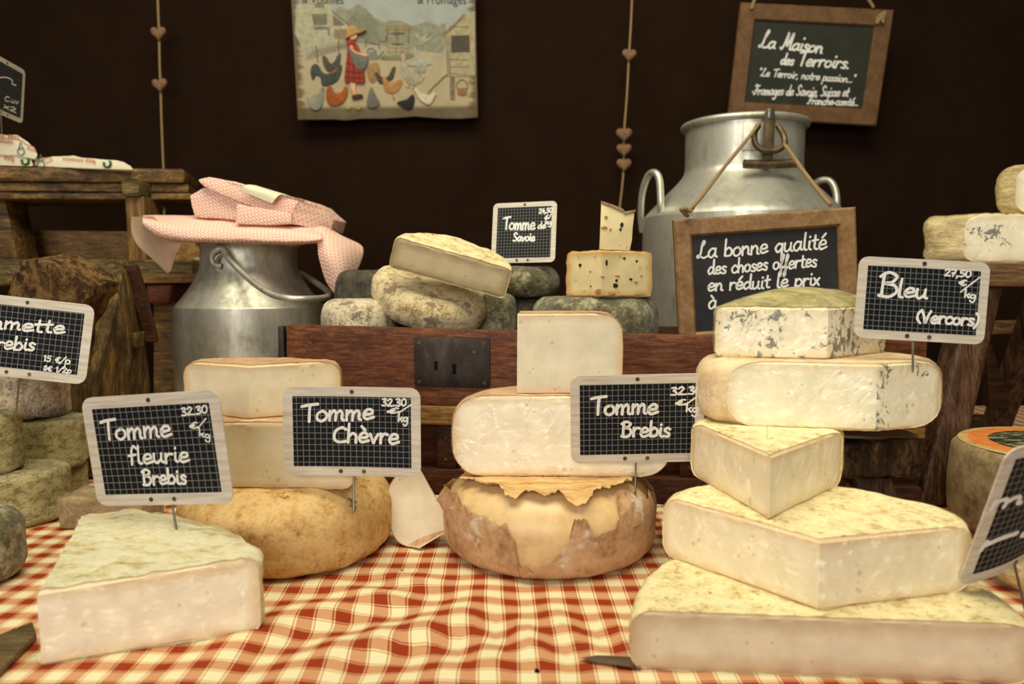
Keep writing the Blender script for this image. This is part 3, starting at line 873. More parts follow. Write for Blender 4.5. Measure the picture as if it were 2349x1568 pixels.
def cloth_z(x, y):
    """soft creases in the open middle of the cloth, flat where things stand"""
    z = 0
    cx, cy = PZ(860, 1440, 0).xy
    m_ = math.exp(-(((x - cx) / .15) ** 2 + ((y - cy) / .085) ** 2))
    u_ = (x - cx) * .80 - (y - cy) * .60
    z += m_ * .0036 * math.sin(u_ * 72 + 1.2 * math.sin((x + y) * 18))
    m2 = math.exp(-(((x + .12) / .06) ** 2 + ((y - .72) / .05) ** 2))
    z += m2 * .002 * math.sin((x * .5 + y) * 110)
    m3 = math.exp(-(((x - .03) / .16) ** 2 + ((y - .62) / .05) ** 2))
    z += m3 * .002 * math.sin(x * 150 + 40 * y)
    return z - .0006
def tablecloth():
    V, Fs, UV = [], [], []
    xs = np.linspace(-1.25, 1.25, 260); ys = np.concatenate([np.linspace(.40, .95, 120), np.linspace(.96, 1.80, 45)])
    per = .0300
    for y in ys:
        for x in xs:
            z = cloth_z(x, y)
            wob = .003 * mnoise.noise(Vector((x * 7, y * 7, 0)))
            V.append(Vector((x, y, z))); UV.append(((x + wob + z * .8) / per + .30, (y + wob - z * 1.0) / per + .12))
    nx = len(xs)
    for j in range(len(ys) - 1):
        for i in range(nx - 1):
            a = j * nx + i; Fs.append([a, a + 1, a + nx + 1, a + nx])
    return V, Fs, UV
v, f, uvs = tablecloth()
solo('tablecloth', (v, f), MT['gingham'], 'red and cream checked cloth spread under all the cheeses', 'tablecloth', uv=uvs, M=Matrix.Identity(4), smooth='all')
v, f = bev(box((-1.25, .40, -.045), (1.25, 1.80, -.0085)), .004)
# ------------------------------------------------------------------ front row of cheeses
g1 = 'cut cheeses stacked on the checked cloth'
placed_wedge('cheese_wedge', 'big film-wrapped quarter cheese with yellow bloomy rind carrying the "Tomme fleurie Brebis" sign', 'cheese', g1, 0, .0585,
    [tuple(PZ(193, 1178, .073).xy) + ('w',), tuple(PZ(86, 1360, .0585).xy) + ('w',), tuple(PZ(592, 1292, .0585).xy) + ('w',)],
    [tuple(PZ(598, 1268, .062).xy) + ('w',), tuple(PZ(545, 1225, .0685).xy) + ('w',), tuple(PZ(470, 1194, .072).xy) + ('w',), tuple(PZ(380, 1178, .072).xy) + ('w',), tuple(PZ(280, 1172, .073).xy) + ('w',)],
    .007, MT['paste_white'], MT['rind_flower'], amp=.0008, ramp_=.0030, film=.0030, dome=.003, slope=.098, seed=1, ns=40, frag=.0014)
# loose tail of the film
tailp = [P(575, 1235, .76), P(610, 1262, .755), P(640, 1282, .75), P(656, 1292, .745)]
fv, ff = [], []
for i in range(13):
    t = i / 12; c = spline(tailp, 4)[min(i, 12)]
    for j in range(7):
        s = j / 6 - .5; q = c + Vector((0, .012 * s, -.026 * s * (1 - .35 * t)))
        q.y += .004 * math.sin(j * 2.1 + i * .9); q.z += .002 * math.sin(i * 1.7 + j)
        fv.append(q)
for i in range(12):
    for j in range(6): a = i * 7 + j; ff.append([a, a + 7, a + 8, a + 1])
big = [o for o in C.objects if o.get('label', '').startswith('big film-wrapped')][0]
part(big, 'film_tail', (fv, ff), MT['film'], True, smooth='all', label='loose tail of clear plastic film')

x1, y1 = (650 - W / 2) / F * .842, .842
solo('round_cheese', [v_ for v_ in [wheel(.1140, .084, .036, .002, 120, .0020, 24, 3, .018)]][0], MT['rind_gold'], 'whole golden-rinded wheel under the "Tomme Chèvre" sign', 'cheese', 'whole cheese wheels', M=Matrix.Translation((x1, y1, 0)))
placed_wedge('cheese_half', 'thick pale half cheese lying on the golden wheel behind the "Tomme Chèvre" sign', 'cheese', g1, .084, .1525,
    [(432, 1118), (812, 1121)], [(806, 1085), (730, 1050), (620, 1035), (500, 1050), (440, 1085)], .012, MT['paste_cream'], MT['rind_brown'], zref=.084, seed=4, ramp_=.001)
placed_wedge('cheese_wedge', 'cream-coloured cut cheese on top of the stack in front of the small milk can', 'cheese', g1, .1525, .2100,
    [(P(426, 966, .835).x, .835, 'w'), (P(574, 970, .792).x, .792, 'w'), (P(782, 968, .84).x, .84, 'w')],
    [(P(778, 960, .862).x, .862, 'w'), (P(690, 950, .878).x, .878, 'w'), (P(560, 950, .882).x, .882, 'w'), (P(450, 955, .862).x, .862, 'w')], .016, MT['paste_cream'], MT['rind_brown'], seed=5, amp=.0012, ramp_=.001)

# orange-segment of cheese standing on its rind between the two wheels
def segment():
    pl = [(.020, .0005), (.027, .004), (.033, .012), (.0362, .024), (.0378, .038), (.0372, .052), (.033, .064), (.0245, .0745), (.013, .081), (.0, .0845)]
    pq_ = [(.0315, .013), (.0322, .0155), (.0300, .020), (.0262, .028), (.0215, .038), (.0168, .049), (.012, .060), (.008, .070), (.004, .079), (.0, .0845)]
    sp_ = lambda q: [(p.x, p.y) for p in spline([Vector((a, b, 0)) for a, b in q], 3)]
    pl, pq_ = sp_(pl), sp_(pq_); pr = pl
    a0, a1 = math.radians(22), math.radians(172); n = 22
    V, Fs, cut = [], [], []
    m_ = len(pr)
    for i in range(n + 1):
        a = a0 + (a1 - a0) * i / n
        u = i / n; u = u * u * (3 - 2 * u)
        for (ra, za), (rb, zb) in zip(pq_, pl): r, z = rb * u + ra * (1 - u), zb * u + za * (1 - u); V.append(Vector((r * math.cos(a), r * math.sin(a), z)))
    for i in range(n):
        for j in range(m_ - 1): a = i * m_ + j; Fs.append([a, a + m_, a + m_ + 1, a + 1])
    ax = len(V)
    for j_, (r, z) in enumerate(pr): V.append(Vector((0, 0, .009 + .0755 * j_ / (m_ - 1))))
    cutf = []
    for j in range(m_ - 1):
        for u0 in range(6):
            pass
    def cutface(i0, flip):
        cols = []
        for k in range(7):
            if k == 0: cols.append([ax + j for j in range(m_)])
            elif k == 6: cols.append([i0 * m_ + j for j in range(m_)])
            else:
                col = []
                for j in range(m_):
                    col.append(len(V)); q = V[ax + j].lerp(V[i0 * m_ + j], k / 6); V.append(q)
                cols.append(col)
        for k in range(6):
            for j in range(m_ - 1):
                q = [cols[k][j], cols[k + 1][j], cols[k + 1][j + 1], cols[k][j + 1]]
                cutf.append(q[::-1] if flip else q)
    cutface(0, False); cutface(n, True)
    cb = len(V); V.append(Vector((-.004, -.007, 0)))
    base = [[(i + 1) * m_, i * m_, cb] for i in range(n)] + [[ax, n * m_, cb], [0, ax, cb]]
    return V, Fs, cutf, base
sv, sf, sc, sb = segment()
rt = thing('cheese_segment', 'small pointed segment of cheese standing on its rind between the two big wheels', 'cheese', g1, turn(P(974, 1268, .832) * 1.0, -6, -4, -4) @ Matrix.Scale(1.05, 4))
rt.location.z = .0035
pt = part(rt, 'paste', (sv, sc + sf + sb), MT['paste_half'] if 0 else MT['paste_ivory'], False)
attr_float(pt, 'edge', [.02] * len(sv)); attr_float(pt, 'vein', [1] * len(sv))
use = sorted({i for q in sf + sb for i in q}); mp = {i: k for k, i in enumerate(use)}
cc = Vector((0, .01, .04))
ov = [sv[i] + (sv[i] - cc).normalized() * .001 for i in use]; iv = [sv[i] - (sv[i] - cc).normalized() * .001 for i in use]; kk = len(use)
ff = [[mp[i] for i in q] for q in sf + sb]
ec = {(a, b) for q in ff for a, b in zip(q, q[1:] + q[:1])}
part(rt, 'rind', (ov + iv, ff + [[x + kk for x in q[::-1]] for q in ff] + [[b, a, a + kk, b + kk] for a, b in ec if (b, a) not in ec]), MT['rind_brown'], False)

# wheel with its rind peeling off
x2, y2 = (1261 - W / 2) / F * .845, .845
R2, H2 = .1150, .086
rt = thing('round_cheese', 'honey-coloured wheel with torn peeling rind under the "Tomme Brebis" sign', 'cheese', 'whole cheese wheels', Matrix.Translation((x2, y2, 0)))
part(rt, 'paste', wheel(R2 - .001, H2 - .0015, .040, .003, 120, .0009, 14, 7, .020), MT['honey'], False)
def wprof(t, R=R2, Hh=H2, e=.040, eb=.020, b=.003):
    """t 0..1: bottom middle to top middle along the outside of the wheel"""
    L1, L2, L3, L4, L5 = R - eb, math.pi / 2 * eb, Hh - e - eb, math.pi / 2 * e, R - e
    s = t * (L1 + L2 + L3 + L4 + L5)
    if s < L1: r, z = s, 0
    elif s < L1 + L2: a = -math.pi / 2 + (s - L1) / eb; r, z = R - eb + eb * math.cos(a), eb + eb * math.sin(a)
    elif s < L1 + L2 + L3: r, z = R, eb + s - L1 - L2
    elif s < L1 + L2 + L3 + L4: a = (s - L1 - L2 - L3) / e; r, z = R - e + e * math.cos(a), Hh - e + e * math.sin(a)
    else: r, z = max(0, R - e - (s - L1 - L2 - L3 - L4)), Hh
    return r + b * math.sin(math.pi * z / Hh), z
def shell(t0, tedge, lift, n=360, k=30, thick=.0016, base=.0012, curl=.006, a0=0, a1=2 * math.pi, seed=0):
    """a sheet of rind from t0 to a ragged edge tedge(angle); its last bit curls outwards"""
    V, Fs = [], []
    closed = abs(a1 - a0 - 2 * math.pi) < 1e-6
    cols = n if closed else n + 1
    for side in (0, 1):
        for i in range(cols):
            a = a0 + (a1 - a0) * i / n; te = tedge(a)
            for j in range(k + 1):
                s = j / k; t = t0 + (te - t0) * s
                r, z = wprof(t); r2, z2 = wprof(t + .002); tx = Vector((r2 - r, z2 - z)); tx.normalize()
                nx_, nz_ = tx.y, -tx.x
                q = mnoise.noise(Vector((math.cos(a) * 9, math.sin(a) * 9, t * 22 + seed)))
                w_ = max(0, (s - .80) / .20)
                o_ = base + .0008 * q + lift(a) * w_ ** 2 * curl - side * thick * (1 - .75 * w_)
                V.append(Vector(((r + nx_ * o_) * math.cos(a), (r + nx_ * o_) * math.sin(a), max(.0002 if side == 0 else .0001, z + nz_ * o_))))
    m_ = k + 1; oo = cols * m_
    for i in range(n):
        i2 = (i + 1) % cols
        for j in range(k):
            Fs.append([i * m_ + j, i2 * m_ + j, i2 * m_ + j + 1, i * m_ + j + 1])
            Fs.append([oo + i * m_ + j, oo + i * m_ + j + 1, oo + i2 * m_ + j + 1, oo + i2 * m_ + j])
        Fs.append([i * m_ + k, i2 * m_ + k, oo + i2 * m_ + k, oo + i * m_ + k])
    if not closed:
        for i, fl in ((0, 1), (cols - 1, 0)):
            for j in range(k):
                q = [i * m_ + j, i * m_ + j + 1, oo + i * m_ + j + 1, oo + i * m_ + j]; Fs.append(q if fl else q[::-1])
    return V, Fs
fz = lambda a, f_, s: mnoise.noise(Vector((math.cos(a) * f_, math.sin(a) * f_, s)))
def low_edge(a):
    d = (math.degrees(a) + 270) % 360 - 180          # degrees from straight at the viewer, + to the right
    t = float(np.interp(d, [-180, -75, -60, -40, -24, -19, -17, -10, -4, 2, 10, 20, 30, 40, 55, 70, 180], [.55, .60, .60, .575, .565, .53, .43, .42, .445, .48, .52, .53, .545, .60, .62, .60, .55]))
    return t + .022 * fz(a, 7, 2) + .014 * fz(a, 16, 3) + .007 * fz(a, 40, 4)
part(rt, 'rind', shell(.02, low_edge, lambda a: .6 + .8 * fz(a, 6, 9), seed=1), MT['rind_brown'], False, label='brown lower rind with a torn upper edge')
def top_edge(a):
    d = (math.degrees(a) + 270) % 360 - 180
    return .672 + .024 * fz(a, 5, 11) + .016 * fz(a, 13, 12) + .008 * fz(a, 30, 13) - .05 * math.exp(-((d - 14) / 9) ** 2) - .03 * math.exp(-((d + 22) / 6) ** 2)
part(rt, 'rind_cap', shell(.985, top_edge, lambda a: .9 + .9 * fz(a, 7, 19), seed=2, curl=.009), MT['rind_washed'], False, label='tan top rind peeling back in curls')
for (d, t, w_, l_, cu) in ((12, .585, 5, .10, .005), (43, .655, 7, .12, .005), (-58, .61, 4, .12, .010), (-66, .61, 4, .13, .014)):
    a = math.radians(270 + d)
    part(rt, 'peeling_flap', shell(t - l_, lambda b, a=a, w_=w_, t=t, d=d: t - .045 * abs((b - a) / math.radians(w_)) ** 4 + .012 * fz(b, 40, d), lambda b: 1.0, n=20, k=14, curl=cu, a0=a - math.radians(w_), a1=a + math.radians(w_), seed=d, base=.0022), MT['rind_brown'], False)

placed_wedge('cheese_half', 'ivory half cheese in shiny film lying on the peeling wheel', 'cheese', g1, .0885, .1750,
    [(P(1040, 1090, .815).x, .812, 'w'), (P(1537, 1090, .808).x, .806, 'w')],
    [(P(1537, 1090, .81).x - .004, .835, 'w'), (P(1460, 1090, .87).x, .895, 'w'), (P(1290, 1090, .9).x, .925, 'w'), (P(1120, 1090, .88).x, .90, 'w'), (P(1040, 1090, .82).x + .002, .84, 'w')],
    .032, MT['paste_white'], MT['rind_brown'], film=.002, seed=8, ramp_=.001)
placed_wedge('cheese_chunk', 'pale chunk standing upright on the ivory half cheese', 'cheese', g1, .1755, .2630,
    [(P(1192, 900, .90).x, .895, 'w'), (P(1186, 908, .822).x, .820, 'w'), (P(1426, 912, .826).x, .826, 'w')],
    [(P(1426, 912, .83).x + .001, .845, 'w'), (P(1415, 912, .86).x, .875, 'w'), (P(1330, 912, .89).x, .90, 'w')], .024, MT['paste_ivory'], MT['rind_brown'], seed=9, ramp_=.0008)

# ------------------------------------------------------------------ right stack
placed_wedge('cheese_half', 'largest half cheese at the bottom of the right stack, long cut side to the front', 'cheese', g1, 0, .0455,
    [(1448, 1402), (2372, 1434)], [(2345, 1395), (2235, 1318), (2110, 1255), (1900, 1210), (1680, 1225), (1530, 1275), (1462, 1335)], .013, MT['paste_pink'], MT['rind_pale'], seed=11, ramp_=.0014)
zt = .1015
placed_wedge('cheese_wedge', 'broad wedge in clear film, second from the bottom of the right stack', 'cheese', g1, .0465, zt,
    [(1524, 1138), (1882, 1240), (2228, 1204)], [(2215, 1182), (2140, 1152), (1935, 1112), (1750, 1096), (1600, 1108), (1540, 1126)], .013, MT['paste_cream'], MT['rind_pale'], zref=zt, film=.0014, seed=12, ramp_=.0014)
placed_wedge('cheese_wedge', 'squat wedge with its point to the front, third up in the right stack', 'cheese', g1, .1025, .1560,
    [(1586, 1087), (1764, 1192), (1928, 1112)], [(1925, 1085), (1860, 1058), (1760, 1048), (1640, 1058), (1592, 1075)], .012, MT['paste_cream'], MT['rind_pale'], zref=.1025, film=.001, seed=13, ramp_=.001)
xw = lambda px, Y, y=900: (P(px, y, Y).x, Y, 'w')
placed_wedge('blue_cheese_half', 'long blue-veined half cheese whose smooth left side hides its veins, under the sign "Bleu (Vercors)"', 'cheese', g1, .1570, .2200,
    [xw(1668, .742), xw(2013, .712), xw(2156, .742)], [xw(2150, .775), xw(2060, .84), xw(1900, .87), xw(1740, .875), xw(1618, .84), xw(1598, .795), xw(1622, .757)], .020, MT['paste_blue'], MT['rind_smooth'], seed=14, ramp_=.0008,
    film=.0008, vein=lambda v: -.2 if v.x < .3425 else (1.30 if v.x < .359 else .80))
placed_wedge('blue_cheese_wedge', 'blue-veined wedge topping the right stack below the brown-framed slate', 'cheese', g1, .2210, .2720,
    [xw(1638, .775), xw(1894, .748), xw(2024, .825)], [xw(2000, .875), xw(1900, .90), xw(1760, .89), xw(1650, .83)], .008, MT['paste_blue'], MT['rind_olive'], seed=15, dome=.018, film=.0012, vein=lambda v: 1.06, ramp_=.002)

# ------------------------------------------------------------------ left group
gl = 'small sheep cheeses stacked at the far left'
def left_wheel(label, x, y, z, R, Hh, mat, seed, e=.008, am=.0022):
    return solo('sheep_cheese', wheel(R, Hh, e, 0, 90, am, 45, seed), MT[mat], label, 'cheese', gl, M=Matrix.Translation((x, y, z)))
left_wheel('straw-coloured drum cheese at the bottom left, resting on the cloth', -.628, .945, 0, .062, .063, 'rind_basket', 21)
left_wheel('drum cheese with the "mmette rebis" sign pinned in it', -.652, .930, .0635, .041, .074, 'rind_basket', 22)
left_wheel('low drum cheese mostly hidden behind the bottom straw-coloured one', -.640, 1.052, 0, .040, .044, 'rind_basket', 23)
left_wheel('drum cheese stacked behind the pinned one, second from the top', -.640, 1.040, .0445, .048, .066, 'rind_basket', 24)
left_wheel('grey drum cheese just below the "mmette rebis" sign', -.672, 1.052, .1110, .050, .066, 'rind_grey', 25)
left_wheel('blurred grey-green round cheese cut off by the left edge', P(-42, 1400, .74).x, .742, 0, .0385, .073, 'rind_moss', 26, .02)
v, f = bev(box((0, 0, 0), (.101, .06, .038)), .003, 2, .0012, 40, 5)
rt = thing('wrapped_cheese_block', 'film-wrapped rectangular block behind the "Tomme fleurie Brebis" sign', 'cheese', None, Matrix.Translation((P(135, 1225, .897).x, .897, 0)))
part(rt, 'cheese', (v, f), MT['rind_taupe'], False)
v2 = [Vector((q.x + (q.x - .05) * .03, q.y + (q.y - .03) * .04, max(.0003, q.z + .0014 * (q.z > .03) + .001 * mnoise.noise(q * 60)))) for q in v]
part(rt, 'cling_film', (v2, f), MT['film'], False, smooth='all')
solo('serving_board', bev(hull([PZ(-120, 1500, .006), PZ(74, 1424, .006), PZ(84, 1452, .006), PZ(-40, 1575, .006)], [Vector((*PZ(-120, 1500, .006).xy, .0005)), Vector((*PZ(74, 1424, .006).xy, .0005)), Vector((*PZ(84, 1452, .006).xy, .0005)), Vector((*PZ(-40, 1575, .006).xy, .0005))]), .001), MT['slab_top'], 'corner of a thin olive-brown board lying beside the big quarter cheese', 'board')
# knife tip and crumbs
kb = [(1332, 1508), (1370, 1502), (1405, 1503), (1470, 1508), (1470, 1532), (1410, 1524), (1365, 1518)]
solo('knife', hull([PZ(x, y, .0022) for x, y in kb], [PZ(x, y, .0012) for x, y in kb]), MT['steel'], 'grey blade tip poking out from under the largest half cheese', 'knife')
for (x, y, s, mm, lb) in ((922, 1309, .0035, 'paste_half', 'pale crumb on the cloth below the pointed segment'), (1232, 1541, .004, 'black', 'dark crumb at the front edge of the cloth'), (806, 1372, .004, 'paste_half', 'pale crumb on the cloth in front of the golden wheel')):
    p = PZ(x, y, cloth_z(*PZ(x, y, 0).xy))
    solo('crumb', bev(([p + Vector((a * s, b * s * .8, c * s * .7 + s * .3)) for a in (-.5, .5) for b in (-.5, .5) for c in (-.5, .5)], BOXF), s * .3, 2, s * .3, 400), MT[mm], lb, 'crumb', 'crumbs on the cloth')

# ------------------------------------------------------------------ right edge: big labelled wheel, wrapped piece
rt = thing('round_cheese', 'tall taupe wheel with a round orange and dark label on top', 'cheese', 'whole cheese wheels', Matrix.Translation((.657, .893, 0)))
part(rt, 'rind', wheel(.117, .104, .012, .004, 100, .0014, 22, 31), MT['rind_taupe'], False)
part(rt, 'label_ring', lathe([(.0, .1046), (.110, .1046), (.111, .1038), (.104, .1030)], 80), plain('label_cream', srgb(214, 178, 112), .5), False, label='cream outer edge of the label')
part(rt, 'label_band', lathe([(.0, .1051), (.100, .1051), (.1002, .1046)], 80), plain('label_orange', srgb(236, 140, 66), .5), False, label='orange band of the label')
mm = Mat('label_dark', .5); kx = mm.noise(38, 5, .75, mm.co('Object', (1, 3, 1), (0, 0, .7)))
mm.col(mm.ramp(kx, [(.50, srgb(44, 48, 36)), (.56, srgb(160, 150, 104))])); 
part(rt, 'label_centre', lathe([(.0, .1056), (.078, .1056), (.0782, .1051)], 80), mm.m, False, label='dark mottled centre of the label')
rt = thing('wrapped_cheese', 'yellowish piece in creased film lying under the tilted card at the right edge', 'cheese', None, Matrix.Translation((.565, .72, 0)))
wv, wf = wheel(.092, .058, .02, .002, 70, .004, 30, 33)
wv = [Vector((q.x, q.y * .62, q.z)) for q in wv]
part(rt, 'cheese', (wv, wf), MT['rind_wrap'], False)
part(rt, 'cling_film', ([q + Vector((q.x, q.y, max(0, q.z - .01))).normalized() * (.002 + .003 * abs(mnoise.noise(q * 40))) for q in wv], wf), MT['film'], False, smooth='all')
# ------------------------------------------------------------------ old wooden trunk behind the front row
TL, TRr = P(655, 745, 1.082), P(2128, 782, .955)          # upper front edge, left and right
BL = Vector((TL.x, TL.y, 0)); BR = Vector((TRr.x - .005, TRr.y, 0))
tx = (Vector((TRr.x, TRr.y, 0)) - BL).normalized(); tb = Vector((-tx.y, tx.x, 0))
def TP(s, z, d=0):               # place on the trunk's front: s metres from its left end, height z, d in front
    return BL + tx * s + Vector((0, 0, z)) - tb * d
TW = (TRr - TL).length; TZ = lambda s: TL.z + (TRr.z - TL.z) * s / TW
def onface(px, py, d=0):
    n = -tb; r = ray(px, py); t = (BL + n * d - CO).dot(n) / r.dot(n); q = CO + r * t
    return (q - BL).dot(tx), q.z
rt = thing('wooden_chest', 'old reddish-brown wooden chest with a black lock plate behind the front row', 'trunk', None, Matrix.Translation(BL))
def slab(s0, s1, z0, z1, d0, d1, w=.0025, amp=0, sub=0, za=None):
    pts = [TP(s, z if z != 'top' else TZ(s) , d) for s in (s0, s1) for d in (d0, d1) for z in (z0, z1)]
    return bev((pts, BOXF), w, 2, amp, 25, sub)
zr1 = onface(1000, 930)[1]; zr2 = onface(1000, 972)[1]
part(rt, 'front_board', slab(0, TW, zr1 + .0005, 'top', .0, -.018, .002, .0012, 6), MT['trunk_red'], label='red-brown front board with worm holes')
part(rt, 'rail', slab(-.002, TW, zr2, zr1, .009, -.018, .003, .0008, 5), MT['trunk_ochre'], label='ochre rail below the front board')
part(rt, 'lower_panel', slab(.0, TW, .035, zr2 - .0005, -.012, -.024, .001), MT['trunk_dark'])
part(rt, 'plinth', slab(-.002, TW, .001, .036, .004, -.02, .003), MT['trunk_dark'])
for px0, px1 in ((1000, 1045), (655, 700), (1560, 1605)):
    s0, s1 = onface(px0, 1000)[0], onface(px1, 1000)[0]
    part(rt, 'stile', slab(s0, s1, .036, zr2 - .001, -.002, -.012, .002), MT['trunk_dark'])
    for k in range(3):
        q = TP((s0 + s1) / 2, .05 + k * .03, -.0015)
        part(rt, 'nail', tube([q, q - tb * .0015], .0022, 8), MT['iron'])
sm = onface(1215, 760)[0]
part(rt, 'tray', slab(.012, sm, .190, .197, -.018, -.255, .001), MT['trunk_dark'])
part(rt, 'tray', slab(sm, TW - .012, .190, .197, -.018, -.255, .001), MT['trunk_dark'])
part(rt, 'back_board', slab(0, TW, .0, .222, -.256, -.27, .002), MT['trunk_dark'])
part(rt, 'end_board', slab(0, .012, .0, .225, -.019, -.255, .002), MT['trunk_dark'])
part(rt, 'end_board', slab(TW - .012, TW, .0, .19, -.019, -.255, .002), MT['trunk_dark'])
s0, za = onface(950, 773, .002); s1, zb = onface(1124, 889, .002)
lk = part(rt, 'lock_plate', slab(s0, s1, zb, za, .0035, .0, .001, .0006, 3), MT['lock_iron'], label='blackened iron lock plate')
sk, zk = onface(1042, 846, .004); 
kh = [(.0032 * math.sin(a), .0032 * math.cos(a)) for a in np.linspace(-2.6, 2.6, 14)] + [(.003, -.0105), (-.003, -.0105)]
kv, kf = prism2(kh, .0012)
part(lk, 'keyhole', ([TP(sk + q.x, zk + .004 + q.y, .0035 + q.z) for q in kv], kf), MT['black'])
s9, z9 = onface(1000, 838, .004)
kv, kf = prism2([(-.002, -.006), (.002, -.006), (.002, .006), (-.002, .006)], .001)
part(lk, 'slot', ([TP(s9 + q.x, z9 + q.y, .0037 + q.z) for q in kv], kf), MT['black'])
for u_, w_ in ((.07, .9), (.93, .9), (.07, .1), (.93, .1), (.80, .72)):
    q = TP(s0 + (s1 - s0) * u_, zb + (za - zb) * w_, .0035)
    part(lk, 'nail', lathe([(.0026, 0), (.0024, .0008), (.0012, .0014), (0, .0015)], 10) if 0 else tube([q, q - tb * .0012], .0026, 8), MT['iron'])
for px, py in ((706, 805), (713, 786), (2120, 828)):
    s_, z_ = onface(px, py); q = TP(s_, z_, 0)
    sc_ = part(rt, 'screw', tube([q + tb * .001, q - tb * .0012], .0030 if py != 786 else .0016, 12), MT['steel'])
    if py != 786:
        for an in (.4, .4 + math.pi / 2):
            d_ = tx * math.cos(an) + Vector((0, 0, 1)) * math.sin(an)
            part(sc_, 'slot', tube([q - d_ * .0018 - tb * .0013, q + d_ * .0018 - tb * .0013], .0005, 6), MT['black'])
s0, _ = onface(636, 800); s1, _ = onface(652, 800)
part(rt, 'corner_bracket', slab(-.012, -.003, .14, TZ(0) - .002, .001, -.05, .002, .001, 3), MT['lock_iron'], label='dark metal corner strip')

gt = 'rounds and cut cheeses on top of the chest'
def top_wheel(label, px, Y, z, R, Hh, mat, seed, e=None, roll=0, pitch=0, am=.0022, nm='round_cheese', py=700):
    p = P(px, py, Y)
    M = turn(Vector((p.x, Y, z)), roll, pitch)
    return solo(nm, wheel(R, Hh, e or Hh * .42, .002, 90, am, 30, seed), MT[mat], label, 'cheese', gt, M=M)
top_wheel('flat pale grey round at the left end of the chest, half under the tilted round', 823, 1.140, .1975, .0530, .0725, 'rind_grey', 41, .018)
M2 = turn(P(988, 682, 1.165), 17, 19) @ Matrix.Translation((0, 0, -.026))
solo('round_cheese', wheel(.0885, .053, .022, .002, 100, .0026, 30, 42), MT['rind_stone'], 'tilted mottled round leaning beneath the cut half cheese', 'cheese', gt, M=M2)
rt = thing('cheese_half', 'cut half cheese tilted on top of the mottled round', 'cheese', gt, turn(P(893, 611, 1.078), 15.5, 19, 2))
Rh = .0835; hk = [(0, 0), (2 * Rh, 0)] + [(Rh + Rh * math.cos(a), Rh * .95 * math.sin(a)) for a in np.linspace(0, math.pi, 22)[1:-1]]
wedge(rt, hk, [False] + [True] * (len(hk) - 1), 0, .0435, .006, MT['paste_grey'], MT['rind_pale'], seed=43, ramp_=.002, amp=.0008, frag=.0014)
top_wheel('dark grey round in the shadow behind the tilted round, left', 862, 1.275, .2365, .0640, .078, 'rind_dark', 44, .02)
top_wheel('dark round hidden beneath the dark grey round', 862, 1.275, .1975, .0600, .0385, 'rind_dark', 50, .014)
top_wheel('small greenish round between the tilted round and the pale chunk', 1131, 1.185, .1975, .0335, .0795, 'rind_moss', 45, .014)
top_wheel('greenish-grey round with the "Tomme de Savoie" sign pinned in it', 1190, 1.262, .2705, .0660, .050, 'rind_moss', 46, .023)
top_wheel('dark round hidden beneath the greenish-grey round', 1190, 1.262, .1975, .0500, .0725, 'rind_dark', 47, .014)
top_wheel('wide grey-green mouldy round under the herb cheese', 1366, 1.130, .1975, .0900, .077, 'rind_moss', 48, .022)
xw3 = lambda px, Y: (P(px, 690, Y).x, Y, 'w')
placed_wedge('herb_cheese_wedge', 'wedge with dark herbs and torn holes on the mouldy round', 'cheese', gt, .2755, .3385,
    [xw3(1300, 1.085), xw3(1380, 1.045), xw3(1494, 1.075)], [xw3(1488, 1.11), xw3(1430, 1.135), xw3(1350, 1.135), xw3(1308, 1.115)], .006, MT['paste_herb'], MT['rind_taupe'], seed=49, amp=.0012, ramp_=.002)
herb = C.objects[-1]
hr = [o for o in C.objects if o.name.startswith('herb_cheese_wedge')][0]
def bits(root, spots, Yf, s, mat, nm):
    for (px, py, w_, h_) in spots:
        p = P(px, py, Yf(px)); r_ = random.Random(px)
        q = [(w_ / F * Yf(px) * .5 * math.cos(a) * r_.uniform(.6, 1.1), h_ / F * Yf(px) * .5 * math.sin(a) * r_.uniform(.6, 1.1)) for a in np.linspace(0, 2 * math.pi, 11)[:-1]]
        v_, f_ = prism2(q, .004)
        part(root, nm, bev(([p + Vector((t.x, -t.z + .0023, t.y)) for t in v_], f_), .0004, 1), mat, True, smooth=False)
green = plain('herb_green', srgb(44, 44, 26), .8, .1); rust = plain('herb_rust', srgb(186, 138, 84), .8, .1)
fY = lambda px: 1.085 - (px - 1300) / 80 * .04 if px < 1380 else 1.045 + (px - 1380) / 114 * .03
bits(hr, [(1331, 608, 8, 10), (1391, 602, 7, 16), (1459, 599, 11, 8), (1411, 654, 14, 14), (1446, 640, 12, 6), (1414, 643, 8, 8), (1432, 592, 9, 5), (1355, 656, 4, 4)], fY, 1, green, 'herb_fleck')
bits(hr, [(1375, 668, 26, 12), (1402, 672, 24, 10), (1382, 634, 10, 6), (1416, 632, 16, 4), (1458, 647, 14, 6), (1355, 622, 9, 5), (1470, 632, 8, 5)], fY, 1, rust, 'crumbly_patch')
rt = thing('herb_cheese_chunk', 'small notched chunk perched on the herb cheese wedge', 'cheese', gt, turn(P(1411, 580, 1.082), -3, 0, 0))
sil = [(1374, 582), (1380, 462), (1404, 470), (1430, 481), (1434, 487), (1457, 482), (1452, 520), (1450, 550), (1444, 584)]
fr_ = [P(x, y, 1.066) for x, y in sil]; bk_ = [p + Vector((.004, .034, .0)) for p in fr_]
cv, cf = bev(hull(fr_, bk_), .0015, 2, .0012, 60)
pp = part(rt, 'paste', (cv, cf), MT['paste_herb']); attr_float(pp, 'edge', [.012] * len(cv)); attr_float(pp, 'vein', [1] * len(cv))
tp_ = [(1378, 460), (1404, 468), (1430, 479), (1434, 485), (1459, 480), (1458, 487), (1434, 492), (1430, 487), (1404, 476), (1380, 468)]
